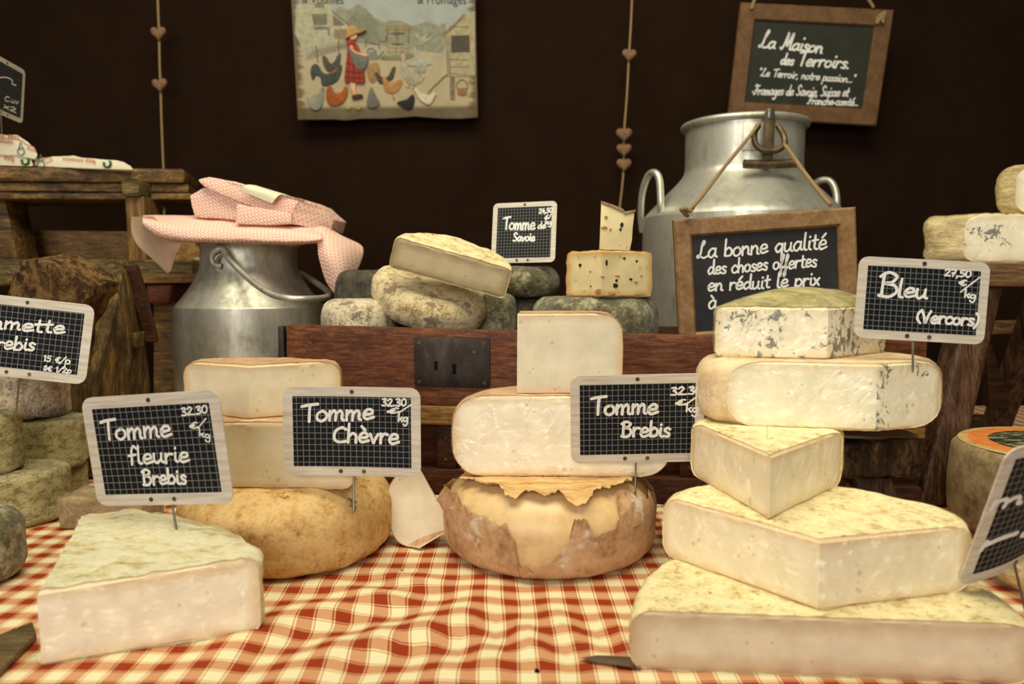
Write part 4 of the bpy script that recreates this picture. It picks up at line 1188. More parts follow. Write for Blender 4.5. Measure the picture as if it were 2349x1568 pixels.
part(rt, 'rind', bev(hull([P(x, y, 1.0645) for x, y in tp_], [P(x, y, 1.0645) + Vector((.004, .037, 0)) for x, y in tp_]), .0006, 1), MT['rind_taupe'])
bits(rt, [(1426, 516, 8, 14), (1423, 526, 6, 8)], lambda px: 1.066, 1, green, 'herb_fleck')
bits(rt, [(1390, 498, 10, 8), (1386, 522, 16, 8), (1400, 526, 8, 6)], lambda px: 1.066, 1, rust, 'crumbly_patch')

# ------------------------------------------------------------------ milk churns
def churn_prof(pts): return [(p.x, p.y) for p in spline([Vector((r, z, 0)) for r, z in pts], 5)]
bc = Vector(((1697 - W / 2) / F * 1.48, 1.48, 0))
rt = thing('milk_churn', 'large aluminium milk churn without lid behind the herb cheese', 'milk churn', 'aluminium milk churns', Matrix.Translation(bc))
inner = [(.1045, .588), (.1045, .50), (.0, .49)]
prof = [(0, 0), (.178, 0), (.187, .008), (.188, .02)] + churn_prof([(.188, .03), (.1885, .2), (.188, .395), (.186, .415), (.178, .428), (.150, .456), (.125, .481), (.1125, .497), (.109, .512), (.109, .55), (.1095, .582)]) + [(.1095, .583), (.1060, .589)] + inner
part(rt, 'body', lathe(prof, 96, .0006, 12, 1), MT['aluminium'], False)
part(rt, 'rim', tube([(.1125 * math.cos(a), .1125 * math.sin(a), .588) for a in np.linspace(0, 2 * math.pi, 73)[:-1]], .0062, 12, True), MT['aluminium'], False, label='rolled rim of the churn mouth')
h1 = spline([P(1518, 512, 1.43), P(1516, 470, 1.415), P(1513, 415, 1.42), P(1503, 396, 1.43), P(1487, 403, 1.45), P(1474, 440, 1.47), P(1470, 490, 1.49), P(1473, 530, 1.51)], 6)
part(rt, 'handle', tube(h1, .0066, 12), MT['aluminium'])
h2 = spline([P(1860, 428, 1.57), P(1880, 415, 1.56), P(1900, 414, 1.55), P(1913, 428, 1.54), P(1919, 455, 1.53), P(1917, 500, 1.52), P(1905, 540, 1.51)], 6)
part(rt, 'handle', tube(h2, .0072, 12), MT['aluminium'])
YN = 1.48 - .1105
part(rt, 'strap_plate', beam(P(1704, 312, YN + .003), P(1762, 312, YN - .002), .050, .004, .001), MT['aluminium'], label='riveted plate on the churn neck')
lt = part(rt, 'lid_lever', bev(hull([P(x, y, YN - .028) for x, y in ((1747, 372), (1753, 262), (1758, 247), (1768, 244), (1777, 251), (1778, 285), (1772, 374))], [P(x, y, YN - .013) for x, y in ((1747, 372), (1753, 262), (1758, 247), (1768, 244), (1777, 251), (1778, 285), (1772, 374))]), .002), MT['iron'], label='dark iron lever hooked over the rim')
part(lt, 'slot', bev(hull([P(x, y, YN - .0295) for x, y in ((1762, 272), (1763, 249), (1773, 250), (1773, 272))], [P(x, y, YN - .027) for x, y in ((1762, 272), (1763, 249), (1773, 250), (1773, 272))]), .0005), MT['steel'])
part(lt, 'cross_bar', tube([P(1706, 376, YN - .024), P(1760, 377, YN - .024), P(1829, 374, YN - .024)], .0078, 12), MT['iron'])
part(lt, 'ring', tube(spline([P(x, y, YN - .020 - d) for x, y, d in ((1740, 288, 0), (1731, 305, .006), (1733, 330, .014), (1752, 345, .018), (1780, 345, .018), (1799, 332, .014), (1797, 310, .006), (1784, 288, 0))], 6), .0052, 10), MT['iron'], label='D-shaped iron ring')
sc2 = Vector(((575 - W / 2) / F * 1.40, 1.40, 0))
rt = thing('milk_churn', 'smaller dull milk churn topped with pink wrapped parcels', 'milk churn', 'aluminium milk churns', Matrix.Translation(sc2))
prof = [(0, 0), (.126, 0), (.132, .006)] + churn_prof([(.132, .02), (.1325, .12), (.132, .238), (.130, .25), (.124, .258), (.104, .284), (.091, .306), (.0855, .321), (.084, .335), (.084, .352), (.086, .360)]) + [(.088, .3625), (.086, .365), (.081, .364), (.081, .32), (0, .31)]
part(rt, 'body', lathe(prof, 90, .0006, 12, 2), MT['aluminium_dull'], False)
part(rt, 'rim', tube([(.0868 * math.cos(a), .0868 * math.sin(a), .3615) for a in np.linspace(0, 2 * math.pi, 61)[:-1]], .0035, 10, True), MT['aluminium_dull'], False)
yb = 1.325
rg = part(rt, 'handle_lug', tube([P(512 + 19 * math.cos(a), 602 + 21 * math.sin(a), yb - .006 + .006 * math.cos(a)) for a in np.linspace(0, 2 * math.pi, 25)[:-1]], .0058, 10, True), MT['aluminium_dull'], label='ring lug on the churn neck')
part(rg, 'lug_base', beam(P(508, 604, yb + .001), P(523, 604, yb + .001), .014, .012, .002), MT['aluminium_dull'])
hp = [(507, 610, yb - .012), (491, 606, yb - .016), (486, 588, yb - .018), (497, 573, yb - .02), (512, 573, yb - .022), (524, 592, yb - .03), (552, 622, 1.275), (590, 655, 1.245), (626, 676, 1.225), (665, 684, 1.215), (705, 685, 1.225), (740, 683, 1.262), (757, 676, 1.33), (742, 660, 1.41), (700, 632, 1.465), (684, 624, 1.46)]
part(rt, 'bail_handle', tube(spline([P(*q) for q in hp], 6), .0052, 12), MT['aluminium_dull'])

# ------------------------------------------------------------------ parcels in pink patterned paper on the small churn
def uvxz(v, k=1): return [((Vector(q).x) * k, (Vector(q).z + Vector(q).y * .7) * k) for q in v]
def pap(root, name, vf, mat='paper_pink', parent=None, label=None):
    return part(root, name, vf, MT[mat], True, uv=uvxz(vf[0]), label=label)
def crumple(vf, w=.004, amp=.0022, ns=26, sub=4): return bev(vf, w, 2, amp, ns, sub)
def sheet(rows, thick=.0006, k=5, amp=.0012):
    """paper through a grid of places, given thickness"""
    rr_ = [spline([Vector(p) for p in r], k) for r in rows]
    cols = [spline([r[i] for r in rr_], k) for i in range(len(rr_[0]))]
    n, m_ = len(cols), len(cols[0]); V = []
    for c in cols:
        for p in c: V.append(p + Vector((0, amp * mnoise.noise(p * 40), amp * mnoise.noise(p * 33 + Vector((4, 1, 2))))))
    nv = len(V); V += [v + Vector((0, thick, -thick * .3)) for v in V]
    Fs = []
    for i in range(n - 1):
        for j in range(m_ - 1):
            a = i * m_ + j; Fs.append([a, a + m_, a + m_ + 1, a + 1]); Fs.append([nv + a, nv + a + 1, nv + a + m_ + 1, nv + a + m_])
    for i in range(n - 1):
        a = i * m_; Fs.append([a, nv + a, nv + a + m_, a + m_]); a += m_ - 1; Fs.append([a, a + m_, nv + a + m_, nv + a])
    for j in range(m_ - 1):
        a = j; Fs.append([a, a + 1, nv + a + 1, nv + a]); a = (n - 1) * m_ + j; Fs.append([a, nv + a, nv + a + 1, a + 1])
    return V, Fs
rt = thing('wrapped_parcel', 'flat pink-paper parcel with drooping paper corners lying on the small churn', 'parcel', 'parcels on the small churn', Matrix.Translation(P(560, 558, 1.36)))
rows = []
for (px, ytop, ymid, ybot, dy) in ((327, 497, 505, 520, .0), (352, 496, 515, 540, .0), (400, 496, 530, 553, 0), (480, 498, 538, 557, 0), (560, 504, 540, 558, 0), (640, 510, 545, 560, 0), (700, 517, 546, 560, 0), (738, 528, 544, 556, 0)):
    rows.append([P(px, ybot, 1.335), P(px, ybot - 3, 1.278), P(px, ymid, 1.272), P(px, (ytop + ymid) / 2, 1.285), P(px, ytop, 1.33), P(px, ytop - 2, 1.40), P(px, ytop + 2, 1.47)])
pv = sheet(rows, .0008, 5, .0018)
pap(rt, 'wrapping', pv)
pap(rt, 'paper_corner', sheet([[P(301, 497, 1.33), P(330, 496, 1.30), P(352, 497, 1.285), P(365, 515, 1.28)], [P(302, 530, 1.325), P(332, 535, 1.31), P(358, 540, 1.295), P(390, 547, 1.287)], [P(316, 562, 1.32), P(346, 568, 1.315), P(378, 568, 1.305), P(414, 558, 1.295)], [P(350, 594, 1.318), P(366, 598, 1.314), P(384, 596, 1.308), P(402, 588, 1.30)], [P(381, 625, 1.315), P(384, 626, 1.312), P(387, 625, 1.31), P(391, 620, 1.305)]]), 'paper_plain', label='plain inner side of a drooping corner')
pap(rt, 'paper_corner', sheet([[P(718, 522, 1.30), P(740, 519, 1.32), P(770, 531, 1.35), P(796, 545, 1.38)], [P(728, 556, 1.285), P(752, 548, 1.285), P(792, 555, 1.31), P(832, 566, 1.35)], [P(731, 590, 1.282), P(755, 595, 1.272), P(790, 600, 1.285), P(826, 604, 1.33)], [P(748, 645, 1.29), P(762, 650, 1.283), P(784, 651, 1.285), P(802, 645, 1.31)], [P(768, 675, 1.295), P(770, 676, 1.294), P(772, 676, 1.294), P(775, 672, 1.296)]]), label='patterned corner hanging at the right')
rt = thing('wrapped_parcel', 'crumpled pink-paper parcel with a cream sticker on top of the flat parcel', 'parcel', 'parcels on the small churn', Matrix.Translation(P(600, 512, 1.36)))
lump = lambda fr, Yf, Yb, sh=Vector((0, 0, 0)), **k: crumple(hull([P(x, y, Yf(x) if callable(Yf) else Yf) for x, y in fr], [P(x, y, Yf(x) if callable(Yf) else Yf) + Vector((0, Yb, 0)) + sh for x, y in fr]), **k)
pap(rt, 'wrapping', lump([(446, 497), (437, 470), (432, 446), (466, 430), (500, 432), (560, 458), (600, 470), (668, 486), (664, 513), (600, 508), (540, 503)], lambda x: 1.300 + abs(x - 520) * .00006, .12, Vector((.004, 0, -.004)), amp=.002))
pap(rt, 'folded_edge', lump([(455, 413), (481, 406), (540, 418), (600, 434), (646, 446), (686, 462), (670, 487), (596, 479), (555, 464), (500, 444), (470, 428)], lambda x: 1.292 + abs(x - 560) * .00004, .13, Vector((.006, 0, .004)), amp=.0016, w=.003))
pap(rt, 'front_fold', lump([(543, 468), (580, 474), (640, 484), (668, 488), (668, 512), (612, 516), (540, 513)], 1.284, .05, amp=.001, w=.002))
pap(rt, 'end_fold', lump([(686, 463), (668, 488), (666, 513), (700, 520), (758, 530), (766, 503), (730, 470), (690, 455), (646, 445)], lambda x: 1.29 + max(0, x - 670) * .0007, .10, Vector((.0, 0, .002)), amp=.002))
a, b, c, d = P(565, 424, 1.2845), P(641, 447, 1.2845), P(624, 466, 1.2825), P(547, 436, 1.2825)
st = part(rt, 'sticker', sheet([[d, c], [a + Vector((0, -.001, 0)), b + Vector((0, -.001, 0))], [a + Vector((.006, .03, .003)), b + Vector((.006, .03, .003))]], .0003, 4, .0003), MT['label_paper'], label='cream sticker')
for k in range(2):
    s_, e_ = (a.lerp(d, .35 + .25 * k)).lerp(b.lerp(c, .35 + .25 * k), .32), (a.lerp(d, .35 + .25 * k)).lerp(b.lerp(c, .35 + .25 * k), .68)
    for q in range(7):
        p0, p1 = s_.lerp(e_, q / 7), s_.lerp(e_, (q + .62) / 7); o_ = Vector((0, -.0014, .0006))
        part(st, 'printed_mark', tube([p0 + o_, p1 + o_], .0006, 5), MT['ink_brown'])

# ------------------------------------------------------------------ framed slates
def framed_slate(label, corners, Y, inner, panel, frame, texts, depth=.016):
    M, w, h = fit_rect(corners, Y, reg=3)
    root = thing('framed_slate', label, 'slate board', 'wood-framed slates', M); loc = on_plane(M)
    bw = inner
    prof_ = [(0, -depth), (0, -.003), (.003, 0), (bw - .004, 0), (bw - .001, -.003), (bw, -.006), (bw, -depth)]
    V, Fs = [], []
    for sx, sy in ((-1, 1), (1, 1), (1, -1), (-1, -1)):
        for d_, z in prof_: V.append(Vector((sx * (w / 2 - d_), sy * (h / 2 - d_), z)))
    k = len(prof_)
    for i in range(4):
        for j in range(k):
            a, b = i * k + j, i * k + (j + 1) % k; c, d = ((i + 1) % 4) * k + j, ((i + 1) % 4) * k + (j + 1) % k
            Fs.append([a, c, d, b])
    part(root, 'frame', bev((V, Fs), 0, 1, .0003, 40), MT[frame], False)
    v_, f_ = box((-w / 2 + bw - .002, -h / 2 + bw - .002, -.010), (w / 2 - bw + .002, h / 2 - bw + .002, -.0065))
    part(root, 'slate', (v_, f_), MT[panel], False)
    return root, M, w, h, loc
r1, M1, w1, h1_, loc1 = framed_slate('slate reading "La Maison des Terroirs" hanging on the brown cloth', [(1698, 5), (2053, 22), (2010, 290), (1672, 268)], 1.862, .0385, 'slate_green', 'frame_walnut', None)
zz = -.0060
for t in (('La Maison', (1742, 108), (1886, 122), 15, 4.5, 1.75), ('des', (1791, 148), (1820, 150), 12, 4, 1.2), ('Terroirs.', (1829, 150), (1948, 159), 15, 4.5, 1.3),
          ('"Le Terroir, notre passion..."', (1741, 174), (1961, 190), 9, 2.6, 1.1), ('*Fromages de Savoie, Suisse et', (1725, 217), (1947, 222), 11, 2.8, 1.2), ('Franche-comté...', (1853, 239), (1970, 243), 9, 2.8, 1.2)):
    writing(r1, loc1, t[0], t[1], t[2], t[3], t[4], z=zz, capk=t[5], slant=.18)
for pts_ in ([(1733, -14), (1729, 2), (1726, 16), (1722, 20), (1727, 8), (1737, -12)], [(1986, -8), (1994, 4), (2003, 18)]):
    v_ = spline([Vector((*loc1(*p), .003)) for p in pts_], 5); part(r1, 'rope', tube(v_, .0036, 8), MT['twine'], False)
kx_, ky_ = loc1(2018, 40)
rr_ = random.Random(4); kn = [Vector((kx_ + rr_.uniform(-.009, .009), ky_ + rr_.uniform(-.016, .016), .004 + rr_.uniform(0, .006))) for _ in range(9)]
part(r1, 'rope_knot', tube(spline(kn, 6), .0034, 8), MT['twine'], False)
r2, M2_, w2, h2_, loc2 = framed_slate('slate reading "La bonne qualité des choses offertes" leaning before the large churn', [(1540, 503), (1966, 475), (1973, 781), (1565, 803)], 1.165, .0275, 'slate_plain', 'frame_oak', None)
for t in (('La bonne qualité', (1600, 594), (1897, 572), 20, 4.6, 1.0), ('des choses oƒƒertes', (1625, 631), (1875, 613), 17, 4.4, 1.0), ('en réduit le prix', (1624, 670), (1881, 656), 17, 4.6, 1.0), ('à', (1626, 709), (1644, 709), 18, 4.6, .9)):
    writing(r2, loc2, t[0], t[1], t[2], t[3], t[4], z=zz, capk=t[5], slant=.12)
tw1 = [P(1578, 495, 1.172), P(1572, 488, 1.166), P(1600, 462, 1.175), P(1660, 385, 1.25), P(1715, 318, 1.318), P(1744, 280, 1.336)]
part(r2, 'twine', tube(spline(tw1, 8), .0030, 8), MT['twine'])
tw2 = [P(1798, 330, 1.334), P(1815, 352, 1.318), P(1840, 388, 1.285), P(1876, 435, 1.22), P(1905, 470, 1.172)]
part(r2, 'twine', tube(spline(tw2, 8), .0034, 8), MT['twine'])
part(r2, 'twine_end', tube(spline([P(1572, 488, 1.165), P(1563, 481, 1.16), P(1571, 478, 1.158), P(1582, 485, 1.163), P(1590, 476, 1.17)], 5), [.0034] * 12 + [.0028] * 9, 8), MT['twine'])

# ------------------------------------------------------------------ strings of hearts on the back cloth
def heart(cx, cz, s, y, tilt=0):
    out = []
    for a in np.linspace(0, 2 * math.pi, 29)[:-1]:
        out.append((s * math.sin(a) ** 3, s * (13 * math.cos(a) - 5 * math.cos(2 * a) - 2 * math.cos(3 * a) - math.cos(4 * a)) / 16))
    V = []; rings = [(.35, -1), (.72, -.85), (.92, -.5), (1, 0), (.92, .5), (.72, .85), (.35, 1)]
    for k_, d in rings:
        for x, z in out:
            ca, sa = math.cos(tilt), math.sin(tilt); x2_, z2_ = x * k_, z * k_
            V.append(Vector((cx + x2_ * ca - z2_ * sa, y + d * s * .42, cz + x2_ * sa + z2_ * ca)))
    n = len(out); Fs = []
    for i in range(len(rings) - 1):
        for k in range(n): Fs.append([i * n + k, i * n + (k + 1) % n, (i + 1) * n + (k + 1) % n, (i + 1) * n + k])
    Fs.append(list(range(n))[::-1]); Fs.append([(len(rings) - 1) * n + k for k in range(n)])
    return V, Fs
def garland(label, string, hearts, Y):
    p0 = P(string[0][0], string[0][1], Y)
    root = thing('heart_garland', label, 'garland', 'strings of hearts', Matrix.Translation(p0))
    part(root, 'string', tube(spline([P(x, y, Y) for x, y in string], 6), .0026, 8), MT['twine'])
    for (x, y, w_) in hearts:
        p = P(x, y, Y); part(root, 'heart', heart(p.x, p.z, w_ / 2 / F * Y, Y - .004, random.Random(x).uniform(-.12, .12)), MT['heart'])
garland('string of brown hearts hanging left, behind the wooden stand', [(361, -30), (363, 30), (365, 77), (366, 140), (368, 195), (371, 290), (375, 390), (377, 462), (376, 500), (374, 560)], [(365, 77, 35), (368, 195, 35), (378, 463, 32)], 1.872)
garland('string of brown hearts hanging right, above the herb cheese', [(1451, -30), (1447, 60), (1443, 127), (1438, 220), (1432, 300), (1431, 345), (1431, 380), (1427, 430), (1422, 475), (1420, 540)], [(1443, 127, 33), (1431, 309, 37), (1431, 344, 35), (1431, 378, 35)], 1.872)
# ------------------------------------------------------------------ painted plaque on the back cloth
M, w, h = fit_rect([(664, -62), (1089, -62), (1096, 272), (684, 275)], 1.868, reg=3)
pq = thing('painted_plaque', 'painted wooden plaque of a girl feeding hens, hanging on the brown cloth', 'plaque', None, M)
ploc = on_plane(M); ZS = 600 / 2349
Zp = lambda x, y: ploc(600 + x * ZS, y * ZS)
bot = [Zp(x, y) for x, y in [(325, 1078), (420, 1074), (520, 1076), (640, 1072), (760, 1082), (900, 1066), (1100, 1066), (1250, 1056), (1380, 1046), (1500, 1056), (1640, 1066), (1780, 1066), (1880, 1060), (1943, 1054)]]
outl = [(-w / 2, h / 2)] + bot + [(w / 2, h / 2)]
mm = Mat('plaque_paint', .7, .2)
sp = mm.sep(mm.co()); yy = mm.math('DIVIDE', mm.math('SUBTRACT', sp[1], bot[0][1]), h)   # 0 at the foot, 1 at the top
base = mm.ramp(yy, [(.0, srgb(92, 80, 58)), (.075, srgb(96, 84, 60)), (.10, srgb(176, 160, 126)), (.40, srgb(178, 164, 132)), (.52, srgb(164, 162, 138)), (.66, srgb(160, 166, 156)), (1.0, srgb(158, 162, 160))])
nz = mm.noise(22, 5, .65)
base = mm.mix(mm.ramp(nz, [(.4, 0.0), (.75, .4)]), base, srgb(126, 120, 98))
ex = mm.math('DIVIDE', mm.math('ABSOLUTE', sp[0]), w / 2)
er = mm.math('ADD', ex, mm.math('MULTIPLY', mm.math('SUBTRACT', mm.noise(16, 6, .75, mm.co('Object', (.5, 4, 1))), .5), .35))
base = mm.mix(mm.ramp(er, [(.90, 0.0), (.96, .9)]), base, srgb(96, 78, 50))
mm.col(base); mm.bump(mm.noise(60, 4), .3, .001)
v_, f_ = prism2(outl, .012, -.012)
part(pq, 'panel', bev((v_, f_), .0012, 1), mm.m, False, smooth=False)
PM = {}
def paint(c, var=.14, sc=90):
    if c not in PM: PM[c] = plain('paint_%d_%d_%d' % c, srgb(*c), .7, .2, var=var, vs_=sc)
    return PM[c]
_lv = [0]
def shape(name, pts, c, parent=None, relief=0.0, sm=True, label=None, z=None):
    q = [Vector((*Zp(x, y), 0)) for x, y in pts]
    if sm and len(q) > 4: q = spline(q, 4, True)
    _lv[0] += 1
    zz_ = (.0002 + _lv[0] * 1.2e-5) if z is None else z
    d = .0003 if not relief else relief
    vf = prism2([(p.x, p.y) for p in q], d, zz_)
    if relief: vf = bev(vf, relief * .7, 2)
    o = part(parent or pq, name, vf, paint(c), False, smooth=bool(relief)) if parent is None else None
    if o is None:
        o = mesh_obj(name, vf, paint(c), bool(relief)); o.parent = parent
    return o
def lines(name, polys, wd, c, parent=None):
    out = []
    for p in polys:
        _lv[0] += 1
        q = [Vector((*Zp(x, y), 0)) for x, y in p]
        out.append(ribbon(spline(q, 4), wd * ZS / F * 1.868, .0006 + _lv[0] * 1.2e-5))
    o = mesh_obj(name, join(*out), paint(c), False); o.parent = parent or pq; return o
# far trees, houses, well
shape('painted_tree', [(660, 120), (700, 60), (770, 90), (830, 60), (880, 40), (950, 90), (990, 150), (1060, 180), (1100, 200), (1180, 180), (1280, 200), (1350, 230), (1430, 210), (1500, 190), (1580, 230), (1650, 220), (1640, 440), (1560, 470), (1380, 440), (1200, 420), (1000, 400), (860, 380), (740, 330), (690, 200)], (140, 140, 118))
shape('painted_tree', [(790, 160), (830, 100), (900, 130), (960, 110), (1010, 160), (1050, 260), (1060, 360), (960, 380), (880, 330), (800, 260)], (126, 128, 106))
h_ = shape('painted_house', [(380, 0), (620, 0), (632, 100), (780, 220), (780, 350), (600, 400), (370, 440), (300, 300), (310, 60)], (170, 166, 138), sm=False)
for q, c in (([(446, 125), (588, 125), (590, 225), (470, 228)], (118, 112, 94)), ([(480, 30), (565, 30), (565, 72), (480, 72)], (128, 124, 106)), ([(640, 140), (650, 140), (755, 228), (645, 232)], (120, 108, 86)), ([(650, 262), (765, 262), (765, 350), (655, 352)], (140, 122, 92)), ([(465, 240), (590, 238), (592, 266), (470, 268)], (106, 116, 88))):
    shape('painted_window', q, c, parent=h_, sm=False)
lines('roof_edge', [[(636, 100), (700, 160), (785, 228)], [(600, 240), (605, 320)]], 9, (96, 84, 64), h_)
fe = lines('painted_fence', [[(490, 415), (505, 560)], [(692, 350), (695, 470)], [(932, 360), (938, 420)], [(930, 370), (985, 388), (1055, 400)]], 9, (112, 92, 62))
lines('netting', [[(400 + k * 26, 460 - k * 6), (380 + k * 26 + 60, 540 - k * 8)] for k in range(16)] + [[(400 + k * 26, 540 - k * 8), (470 + k * 26, 450 - k * 6)] for k in range(15)], 3, (120, 106, 80), fe)
we = shape('painted_well', [(1120, 390), (1330, 395), (1330, 480), (1240, 505), (1130, 480)], (160, 148, 116), sm=False)
shape('well_roof', [(1108, 270), (1128, 228), (1340, 225), (1358, 258), (1310, 275)], (142, 128, 92), parent=we, sm=False)
lines('well_post', [[(1128, 270), (1128, 400)], [(1320, 270), (1322, 400)], [(1215, 320), (1212, 370)], [(1060, 440), (1058, 378), (1112, 370), (1118, 330)]], 9, (112, 98, 68), we)
shape('well_drum', [(1140, 300), (1220, 286), (1300, 298), (1220, 318)], (104, 92, 72), parent=we)
shape('well_mouth', [(1150, 395), (1220, 388), (1300, 398), (1220, 408)], (84, 72, 56), parent=we)
lines('stone_joint', [[(1125, 430), (1330, 435)], [(1130, 465), (1320, 470)], [(1180, 400), (1182, 430)], [(1260, 402), (1262, 470)], [(1210, 436), (1212, 490)]], 4, (112, 100, 76), we)
shape('painted_bush', [(1060, 530), (1100, 495), (1160, 505), (1240, 495), (1330, 480), (1370, 505), (1280, 535), (1150, 540)], (122, 126, 96))
ba = shape('painted_barn', [(1640, 310), (1840, 130), (1915, 100), (1918, 640), (1915, 690), (1668, 690), (1655, 330)], (168, 156, 122), sm=False)
shape('barn_window', [(1702, 320), (1868, 316), (1872, 470), (1702, 474)], (84, 76, 62), parent=ba, sm=False)
lines('barn_roof', [[(1640, 308), (1700, 260), (1760, 200), (1820, 140)]], 26, (136, 114, 80), ba)
lines('barn_board', [[(1690, 535), (1860, 540)], [(1690, 605), (1860, 600)], [(1690, 660), (1860, 680), (1920, 678)], [(1660, 330), (1674, 680)], [(1684, 330), (1690, 680)], [(1690, 240), (1860, 242)]], 6, (96, 84, 64), ba)
shape('barn_post', [(1692, 684), (1734, 684), (1736, 895), (1694, 895)], (124, 112, 88), parent=ba, sm=False)
bk = shape('painted_basket', [(1752, 790), (1850, 790), (1842, 855), (1800, 866), (1762, 850)], (146, 110, 66), sm=False)
lines('basket_handle', [[(1752, 795), (1758, 745), (1800, 716), (1842, 745), (1850, 795)]], 8, (120, 92, 56), bk)
lines('painted_ladder', [[(1668, 672), (1640, 690), (1590, 740), (1540, 785), (1500, 830)]], 11, (112, 96, 72))
wc = shape('painted_watering_can', [(960, 465), (1035, 465), (1045, 535), (965, 535)], (126, 128, 112), sm=False)
lines('spout', [[(1040, 525), (1070, 490), (1095, 462)], [(950, 470), (960, 440), (1000, 438), (1030, 465)]], 10, (112, 114, 100), wc)
def bird(body, c, extras=(), relief=.002, label=None):
    b = shape('hen', body, c, relief=relief)
    if label: b['label'] = label
    for nm, q, cc in extras: shape(nm, q, cc, parent=b, relief=relief * .8, z=.0012)
    return b
red = (150, 62, 40)
bird([(545, 520), (560, 500), (590, 520), (620, 570), (660, 545), (680, 500), (712, 490), (712, 530), (700, 580), (660, 620), (600, 645), (560, 590)], (84, 78, 68), [('comb', [(690, 482), (705, 474), (716, 488), (705, 498)], red)], .0008, 'dark grey painted hen')
bird([(440, 640), (455, 590), (490, 575), (520, 600), (550, 650), (600, 665), (660, 640), (690, 590), (720, 585), (722, 630), (700, 700), (660, 745), (580, 775), (540, 760), (530, 700), (490, 680), (470, 720), (450, 700)], (66, 74, 66), [('neck', [(600, 660), (660, 625), (690, 585), (722, 590), (722, 640), (690, 720), (650, 690)], (158, 102, 58)), ('comb', [(700, 588), (718, 578), (726, 600), (716, 614)], red)], .0008, 'rooster with teal tail')
bird([(950, 640), (970, 590), (1010, 558), (1050, 580), (1068, 640), (1050, 700), (1000, 745), (960, 710)], (156, 124, 76), (), .0008, 'tan painted hen')
bird([(1012, 660), (1040, 650), (1080, 690), (1130, 690), (1160, 640), (1185, 600), (1205, 610), (1195, 660), (1180, 710), (1120, 740), (1070, 755), (1040, 720)], (82, 70, 60), [('comb', [(1176, 604), (1190, 596), (1206, 604), (1200, 630)], red)], .0008, 'brown black painted hen')
bird([(1085, 700), (1110, 690), (1140, 730), (1190, 740), (1230, 715), (1262, 715), (1266, 750), (1240, 800), (1200, 835), (1150, 840), (1105, 810)], (172, 126, 76), [('wing', [(1140, 770), (1190, 765), (1215, 785), (1170, 810)], (142, 100, 62))], .0008, 'ginger painted hen')
lines('hen_leg', [[(1160, 835), (1188, 870), (1188, 905)], [(1170, 880), (1190, 885), (1205, 890)]], 5, (150, 110, 66))
go = bird([(1250, 500), (1270, 482), (1290, 500), (1295, 560), (1310, 590), (1370, 620), (1430, 680), (1465, 690), (1430, 740), (1370, 765), (1310, 740), (1265, 680), (1248, 620), (1256, 550)], (168, 158, 132), [('wing', [(1305, 600), (1360, 612), (1430, 668), (1400, 690), (1340, 665)], (112, 98, 78)), ('head', [(1245, 500), (1270, 482), (1292, 505), (1290, 570), (1260, 590)], (124, 104, 80))], .0008, 'grey goose')
lines('goose_leg', [[(1330, 740), (1322, 785), (1300, 782)], [(1370, 750), (1368, 790), (1350, 795)]], 6, (150, 110, 66), go)
bird([(1365, 440), (1375, 410), (1390, 440), (1410, 510), (1450, 540), (1530, 575), (1480, 590), (1470, 650), (1420, 640), (1390, 600), (1310, 585), (1370, 540)], (164, 162, 144), (), .0006, 'pale flapping goose')
bird([(1380, 315), (1400, 308), (1430, 340), (1460, 320), (1500, 300), (1480, 350), (1560, 325), (1490, 370), (1460, 400), (1420, 410), (1405, 360)], (166, 160, 134), (), .0006, 'pale flying hen')
bird([(412, 870), (440, 880), (480, 850), (520, 840), (530, 790), (556, 795), (556, 880), (548, 940), (515, 985), (470, 985), (435, 950)], (140, 142, 122), [('comb', [(535, 790), (550, 780), (566, 800), (556, 830)], red)], .0035, 'raised grey white hen')
bird([(582, 840), (600, 775), (620, 770), (650, 820), (690, 840), (730, 815), (745, 785), (775, 785), (772, 850), (740, 915), (690, 945), (620, 945), (588, 900)], (158, 86, 36), [('tail', [(582, 840), (596, 780), (620, 772), (645, 812), (620, 850)], (92, 64, 36)), ('wing', [(630, 890), (680, 880), (705, 890), (660, 908)], (112, 62, 30))], .0035, 'raised rust-brown hen')
bird([(945, 930), (955, 870), (975, 800), (990, 788), (1005, 805), (1030, 860), (1065, 930), (1050, 950), (1000, 970), (955, 955)], (112, 108, 98), [('face', [(978, 800), (992, 788), (1004, 806), (994, 826)], (190, 180, 150)), ('comb', [(980, 790), (992, 784), (1002, 794), (990, 798)], red)], .0035, 'raised slate-grey hen')
bird([(1218, 920), (1260, 905), (1310, 890), (1345, 855), (1368, 855), (1375, 900), (1360, 960), (1325, 985), (1280, 970), (1240, 945)], (42, 40, 38), [('comb', [(1216, 918), (1232, 915), (1240, 935), (1222, 945)], red)], .0035, 'raised black hen')
bird([(1370, 800), (1392, 795), (1420, 830), (1470, 850), (1510, 860), (1550, 830), (1565, 850), (1545, 890), (1510, 940), (1460, 925), (1410, 880), (1390, 840)], (206, 196, 164), [('comb', [(1368, 800), (1380, 782), (1392, 796), (1382, 828)], (190, 50, 40)), ('tail', [(1505, 860), (1550, 830), (1566, 850), (1540, 895)], (120, 116, 100))], .0035, 'raised white hen')
for x in (780, 872): bird([(x - 20, 955), (x - 5, 940), (x + 20, 952), (x + 24, 970), (x, 990), (x - 18, 975)], (168, 150, 84), (), .002, 'tiny yellow chick')
gi = shape('girl', [(792, 740), (850, 740), (848, 800), (860, 850), (905, 852), (908, 880), (820, 892), (815, 850), (800, 790)], (206, 160, 120), relief=.004, sm=False)
shape('shoe', [(816, 862), (850, 850), (900, 848), (912, 864), (905, 880), (840, 894), (818, 888)], (74, 48, 34), parent=gi, relief=.005, z=.001)
